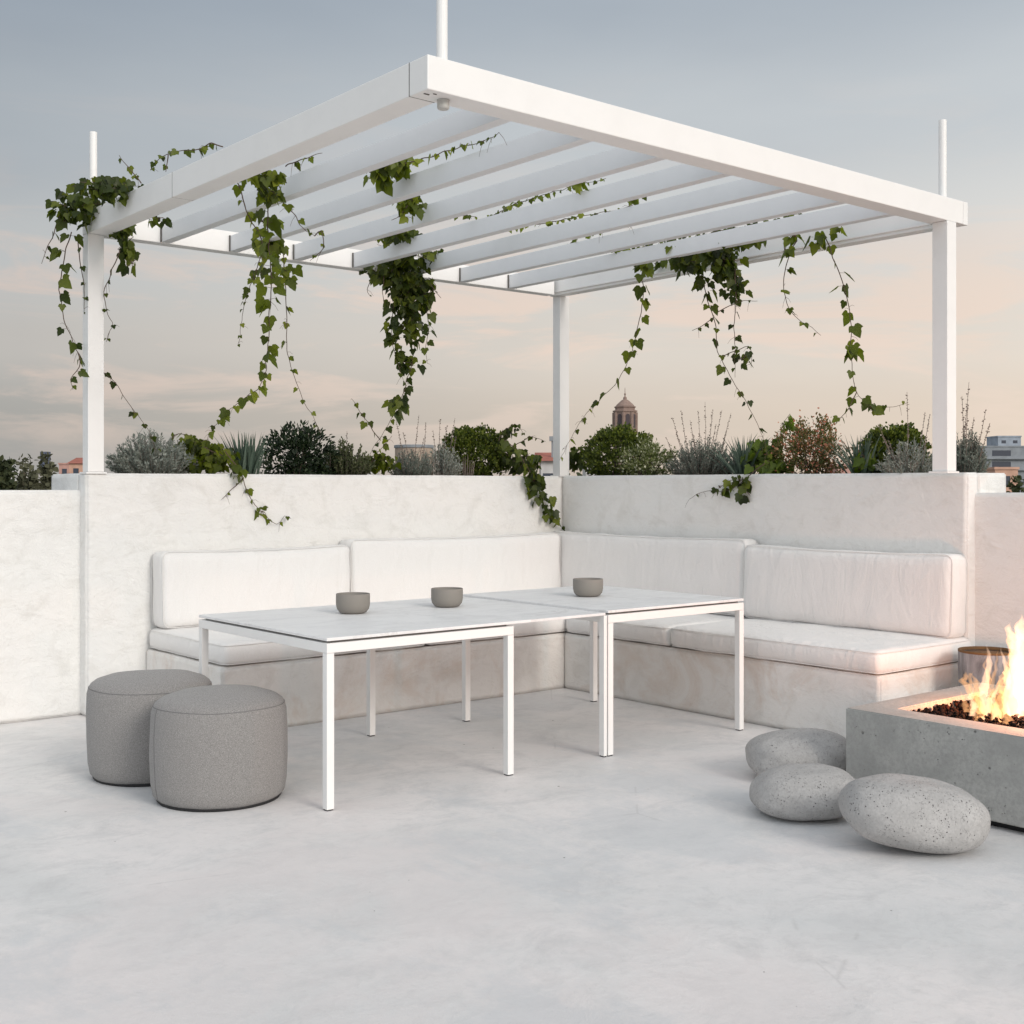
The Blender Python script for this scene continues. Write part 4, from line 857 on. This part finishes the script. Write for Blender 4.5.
# ------------------------------------------------------------------ the city beyond
GZ = -14.0
def building(name, px0, px1, ytop, d, depth, mat, label, floors=3.0, roof=None, cat='building', group='far buildings beyond the terrace', wins=True, winh=1.3, rows=3, ledge=False, winw=1.6):
    a = at(px0, YH, d); wdt = (px1-px0)*d/FPX; zt = CH+(YH-ytop)*d/FPX
    e = empty(name, (a.x, a.y, GZ), label, cat, group); ang = -YAW; e.rotation_euler = (0, 0, ang)
    def loc(me, nm, m_, par=None):
        return link(nm, me, m_, par or e, world=False)
    H_ = zt-GZ; loc(boxes([(0, wdt, 0, depth, 0, H_)]), 'wall', mat)
    if roof:
        rh = roof; bm = bmesh.new(); vs = [bm.verts.new(p) for p in ((-.4, -.4, H_), (wdt+.4, -.4, H_), (wdt+.4, depth+.4, H_), (-.4, depth+.4, H_), (-.4, depth/2, H_+rh), (wdt+.4, depth/2, H_+rh))]
        for f in ((0, 1, 5, 4), (2, 3, 4, 5), (1, 2, 5), (3, 0, 4), (3, 2, 1, 0)): bm.faces.new([vs[i] for i in f])
        loc(bm_me(bm), 'roof', M['roof'])
    else: loc(boxes([(-.15, wdt+.15, -.15, depth+.15, H_+.002, H_+.35)]), 'parapet', mat)
    if wins:
        step = winw*1.9; n = max(1, int(wdt/step))
        for r in range(rows):
            z1 = H_-.9-floors*r
            for i in range(n):
                x = (i+.5)*wdt/n; wd = winw/2
                loc(boxes([(x-wd, x+wd, -.05, -.002, z1-winh, z1)]), 'window', M['glass'])
            if ledge: loc(boxes([(-.1, wdt+.1, -.9, -.06, z1-winh-.9, z1-winh-.6)]), 'balcony', mat)
    return e
building('office_block', 977, 1075, 447, 330, 26, M['bld_grey'], 'long grey office block with dark window bands beyond the right parapet', 3.0, rows=5, ledge=True, winw=5.0, winh=1.5)
building('rooftop_block', 998, 1021, 437, 334, 8, M['blue'], 'pale blue-grey plant room on top of the office block at far right', rows=1, winw=1.2, winh=.8)
building('house', 968, 1003, 470, 190, 12, M['bld_pink'], 'low reddish house in front of the office block', 3, rows=1, winw=1)
building('house', 995, 1018, 469.5, 170, 10, M['bld_peach'], 'peach house with a flat roof at far right, above the low parapet', 3, rows=1, winw=1)
building('house', 59, 70, 464.5, 260, 12, M['bld_pink'], 'small pinkish house left of the left post, behind the trees', 3, rows=1, winw=1)
building('house', 69, 83, 463.5, 230, 10, M['bld_peach'], 'orange-red house just left of the left post', 3, rows=1, winw=1, roof=1.2)
building('house', 8, 22, 473, 120, 8, M['bld_white'], 'small pale house among the trees at far left', 3, rows=1, winw=.8)
building('high_rise', 40, 47.5, 452, 1300, 9, M['slate'], 'distant slate-blue high-rise above the trees at far left', 4, rows=8, winw=1.8, winh=2)
building('house', 541, 556, 461, 90, 6, M['bld_white'], 'pale low house glimpsed left of the corner post', 3, rows=1, winw=.8, roof=.7)
building('house', 586, 600, 467, 120, 6, M['bld_white'], 'pale house glimpsed through the ivy right of the corner post', 3, rows=1, winw=.8)
building('house', 352, 372, 466, 110, 6, M['bld_white'], 'pale house glimpsed between the olive shrub and the young ivy', 3, rows=1, winw=.8)
building('house', 838, 852, 467, 140, 6, M['bld_pink'], 'pink house glimpsed beside the red-tinged bush', 3, rows=1, winw=.8)
building('house', 402, 428, 465, 95, 6, M['bld_peach'], 'reddish building under the round tank', 3, rows=1, winw=.8, wins=False)
building('chimney_stack', 551.5, 554.5, 441, 91, .25, M['bld_grey'], 'thin grey chimney left of the corner post', wins=False, cat='chimney', group=None)
# round tank
tc0 = at(414, YH, 60); tz0 = CH+(YH-474)*60/FPX; tz1 = CH+(YH-443)*60/FPX; tr = 19*60/FPX
tk = empty('water_tank', (tc0.x, tc0.y, tz0-9), 'stained round rooftop tank between the hanging ivy and the corner boxwood', 'tank')
link('body', lathe([(0, 0), (tr, 0), (tr, 9+tz1-tz0-.22), (tr*.99, 9+tz1-tz0-.2), (0, 9+tz1-tz0-.1)], 40), M['tank'], tk, world=False)
link('rim', lathe([(tr*.98, 9+tz1-tz0-.26), (tr*1.05, 9+tz1-tz0-.24), (tr*1.05, 9+tz1-tz0-.12), (tr*.98, 9+tz1-tz0-.10)], 40), M['bld_grey'], tk, world=False)
# old bell tower: octagonal, arched openings, cornices, dome and finial
D_T = 320; q = D_T/FPX; t0 = at(625, YH, D_T); tz = lambda py: CH+(YH-py)*q-GZ
tw = empty('bell_tower', (t0.x, t0.y, GZ), 'old reddish stone bell tower with a dome behind the right boxwood ball', 'tower'); tw.rotation_euler = (0, 0, -YAW+R(10))
def octo(prof, ns=8, rot=R(22.5)):
    me = lathe(prof, ns); me.transform(Matrix.Rotation(rot, 4, 'Z')); return me
r1 = 11.3*q
link('wall', octo([(0, 0), (r1*1.02, 0), (r1*1.02, tz(436)), (r1, tz(435)), (r1, tz(412)), (0, tz(412))]), M['tower'], tw, world=False)
link('cornice', octo([(r1*.9, tz(412.5)), (r1*1.10, tz(412)), (r1*1.10, tz(410.6)), (r1*.88, tz(410)), (r1*.88, tz(408)), (r1*.96, tz(407.6)), (r1*.96, tz(406.6)), (0, tz(406.2))]), M['tower'], tw, world=False)
link('dome', octo([(r1*.86, tz(406.4)), (r1*.72, tz(404.4)), (r1*.50, tz(402.2)), (r1*.30, tz(400.2)), (r1*.16, tz(399.4)), (r1*.16, tz(397.6)), (r1*.10, tz(396.8)), (0, tz(395.8))], 16), M['tower'], tw, world=False)
link('finial', lathe([(.22, tz(398)), (.16, tz(395)), (.3, tz(394)), (.09, tz(393)), (.06, tz(388)), (0, tz(387.6))], 8), M['tower'], tw, world=False)
for k in range(8):
    a = k*math.pi/4; n_ = Vector((math.cos(a), math.sin(a), 0)); s_ = Vector((-math.sin(a), math.cos(a), 0)); rr = r1*math.cos(R(22.5))
    bm = bmesh.new(); W_ = 2.2*q; za, zb_ = tz(428), tz(416.5); pts = [(-W_, za), (W_, za)]+[(W_*math.cos(t), zb_+W_*math.sin(t)) for t in [i*math.pi/8 for i in range(9)]]
    f = bm.faces.new([bm.verts.new(n_*(rr+.06)+s_*x+Vector((0, 0, z))) for x, z in pts]); r_ = bmesh.ops.extrude_face_region(bm, geom=[f])
    for v in [v for v in r_['geom'] if isinstance(v, bmesh.types.BMVert)]: v.co -= n_*.3
    link('window', bm_me(bm), M['tower_dark'], tw, world=False)
    c_ = Vector((math.cos(a+math.pi/8), math.sin(a+math.pi/8), 0))*r1
    link('pilaster', lathe([(0, tz(436)), (.42, tz(436)), (.42, tz(412.6)), (0, tz(412.6))], 8), M['tower'], tw, world=False).location = c_
# trees on the near hillside
def tree(px, d, ytop, w_, zbase, label, mat, n=1500, size=.42, cat='tree', group='trees beyond the terrace', tall=1.0, sq=.5):
    p = at(px, YH, d); s = d/FPX; zt = CH+(YH-ytop)*s; rx = w_*s/2; h = zt-zbase
    cl = 80; c0 = np.array((p.x, p.y, zbase+h*.5)); rad = np.array((rx, rx, h*.5))
    dd = rdir(cl); cc = dd*rng.uniform(.2, .85, (cl, 1))*rad; k = rng.integers(0, cl, n)
    P = cc[k]+np.clip(rng.normal(size=(n, 3)), -1.7, 1.7)*rad*.15+c0
    V, F = leaves(P, rdir(n, .2), rdir(n, .4), size*rng.uniform(.5, 1.3, n), LEAFW)
    e = empty('tree', (p.x, p.y, GZ), label, cat, group)
    link('crown', arr_me(V, F), M[mat], e)
    b = Vector((p.x, p.y, GZ)); T = [([b, Vector((p.x+.2, p.y, zbase)), Vector((p.x, p.y, zbase+h*.6))], [.35, .25, .08])]
    for c in (cc+c0)[:14]: T.append(([Vector((p.x, p.y, zbase+h*.15)), Vector(c)*.6+Vector((p.x, p.y, zbase+h*.2))*.4, Vector(c)], [.12, .07, .03]))
    link('trunk', tubes(T, 6), M['bark'], e)
tree(2, 42, 459, 38, -3, 'bushy dark green tree at the far left edge', 'far_green', 8000, .20)
tree(14, 47, 462, 26, -3, 'low green tree between the two bushy ones at far left', 'far_green', 3500, .2)
tree(30, 36, 448, 26, -3.5, 'tallest olive-toned tree at far left, with two peaks', 'far_olive', 6500, .17)
tree(22, 37, 451, 12, -.5, 'slim side peak of olive foliage at far left', 'far_olive', 700, .13)
tree(46, 40, 454, 34, -3.5, 'broad olive-green tree left of the wall pier', 'far_olive', 8000, .18)
tree(58, 44, 464, 24, -3.5, 'dark tree just left of the wall pier', 'far_green', 3500, .18)
tree(68, 60, 468, 26, -4, 'low dark tree behind the wall pier', 'far_green', 2500, .25)
tree(1016, 26, 471, 24, -2, 'dark bush just beyond the right parapet', 'far_green', 3500, .1)
tree(1034, 30, 470, 34, -2, 'dark tree at the right edge beyond the parapet', 'far_green', 2500, .13)
tree(985, 180, 470, 18, -3, 'far dark tree before the office block', 'far_green', 500, 1.0)
tree(972, 300, 447.5, 22, -3, 'far tree left of the office block', 'far_green', 700, 1.3)
for i, (px, d, yt, w_) in enumerate(((535, 160, 470, 30), (570, 150, 470, 26), (596, 180, 471, 24), (390, 170, 471, 30), (360, 150, 472, 26), (860, 170, 470, 34), (840, 150, 473, 24))):
    tree(px, d, yt, w_, -5, 'far low tree in the strip of greenery between the planter shrubs', 'far_green', 420, 1.1)
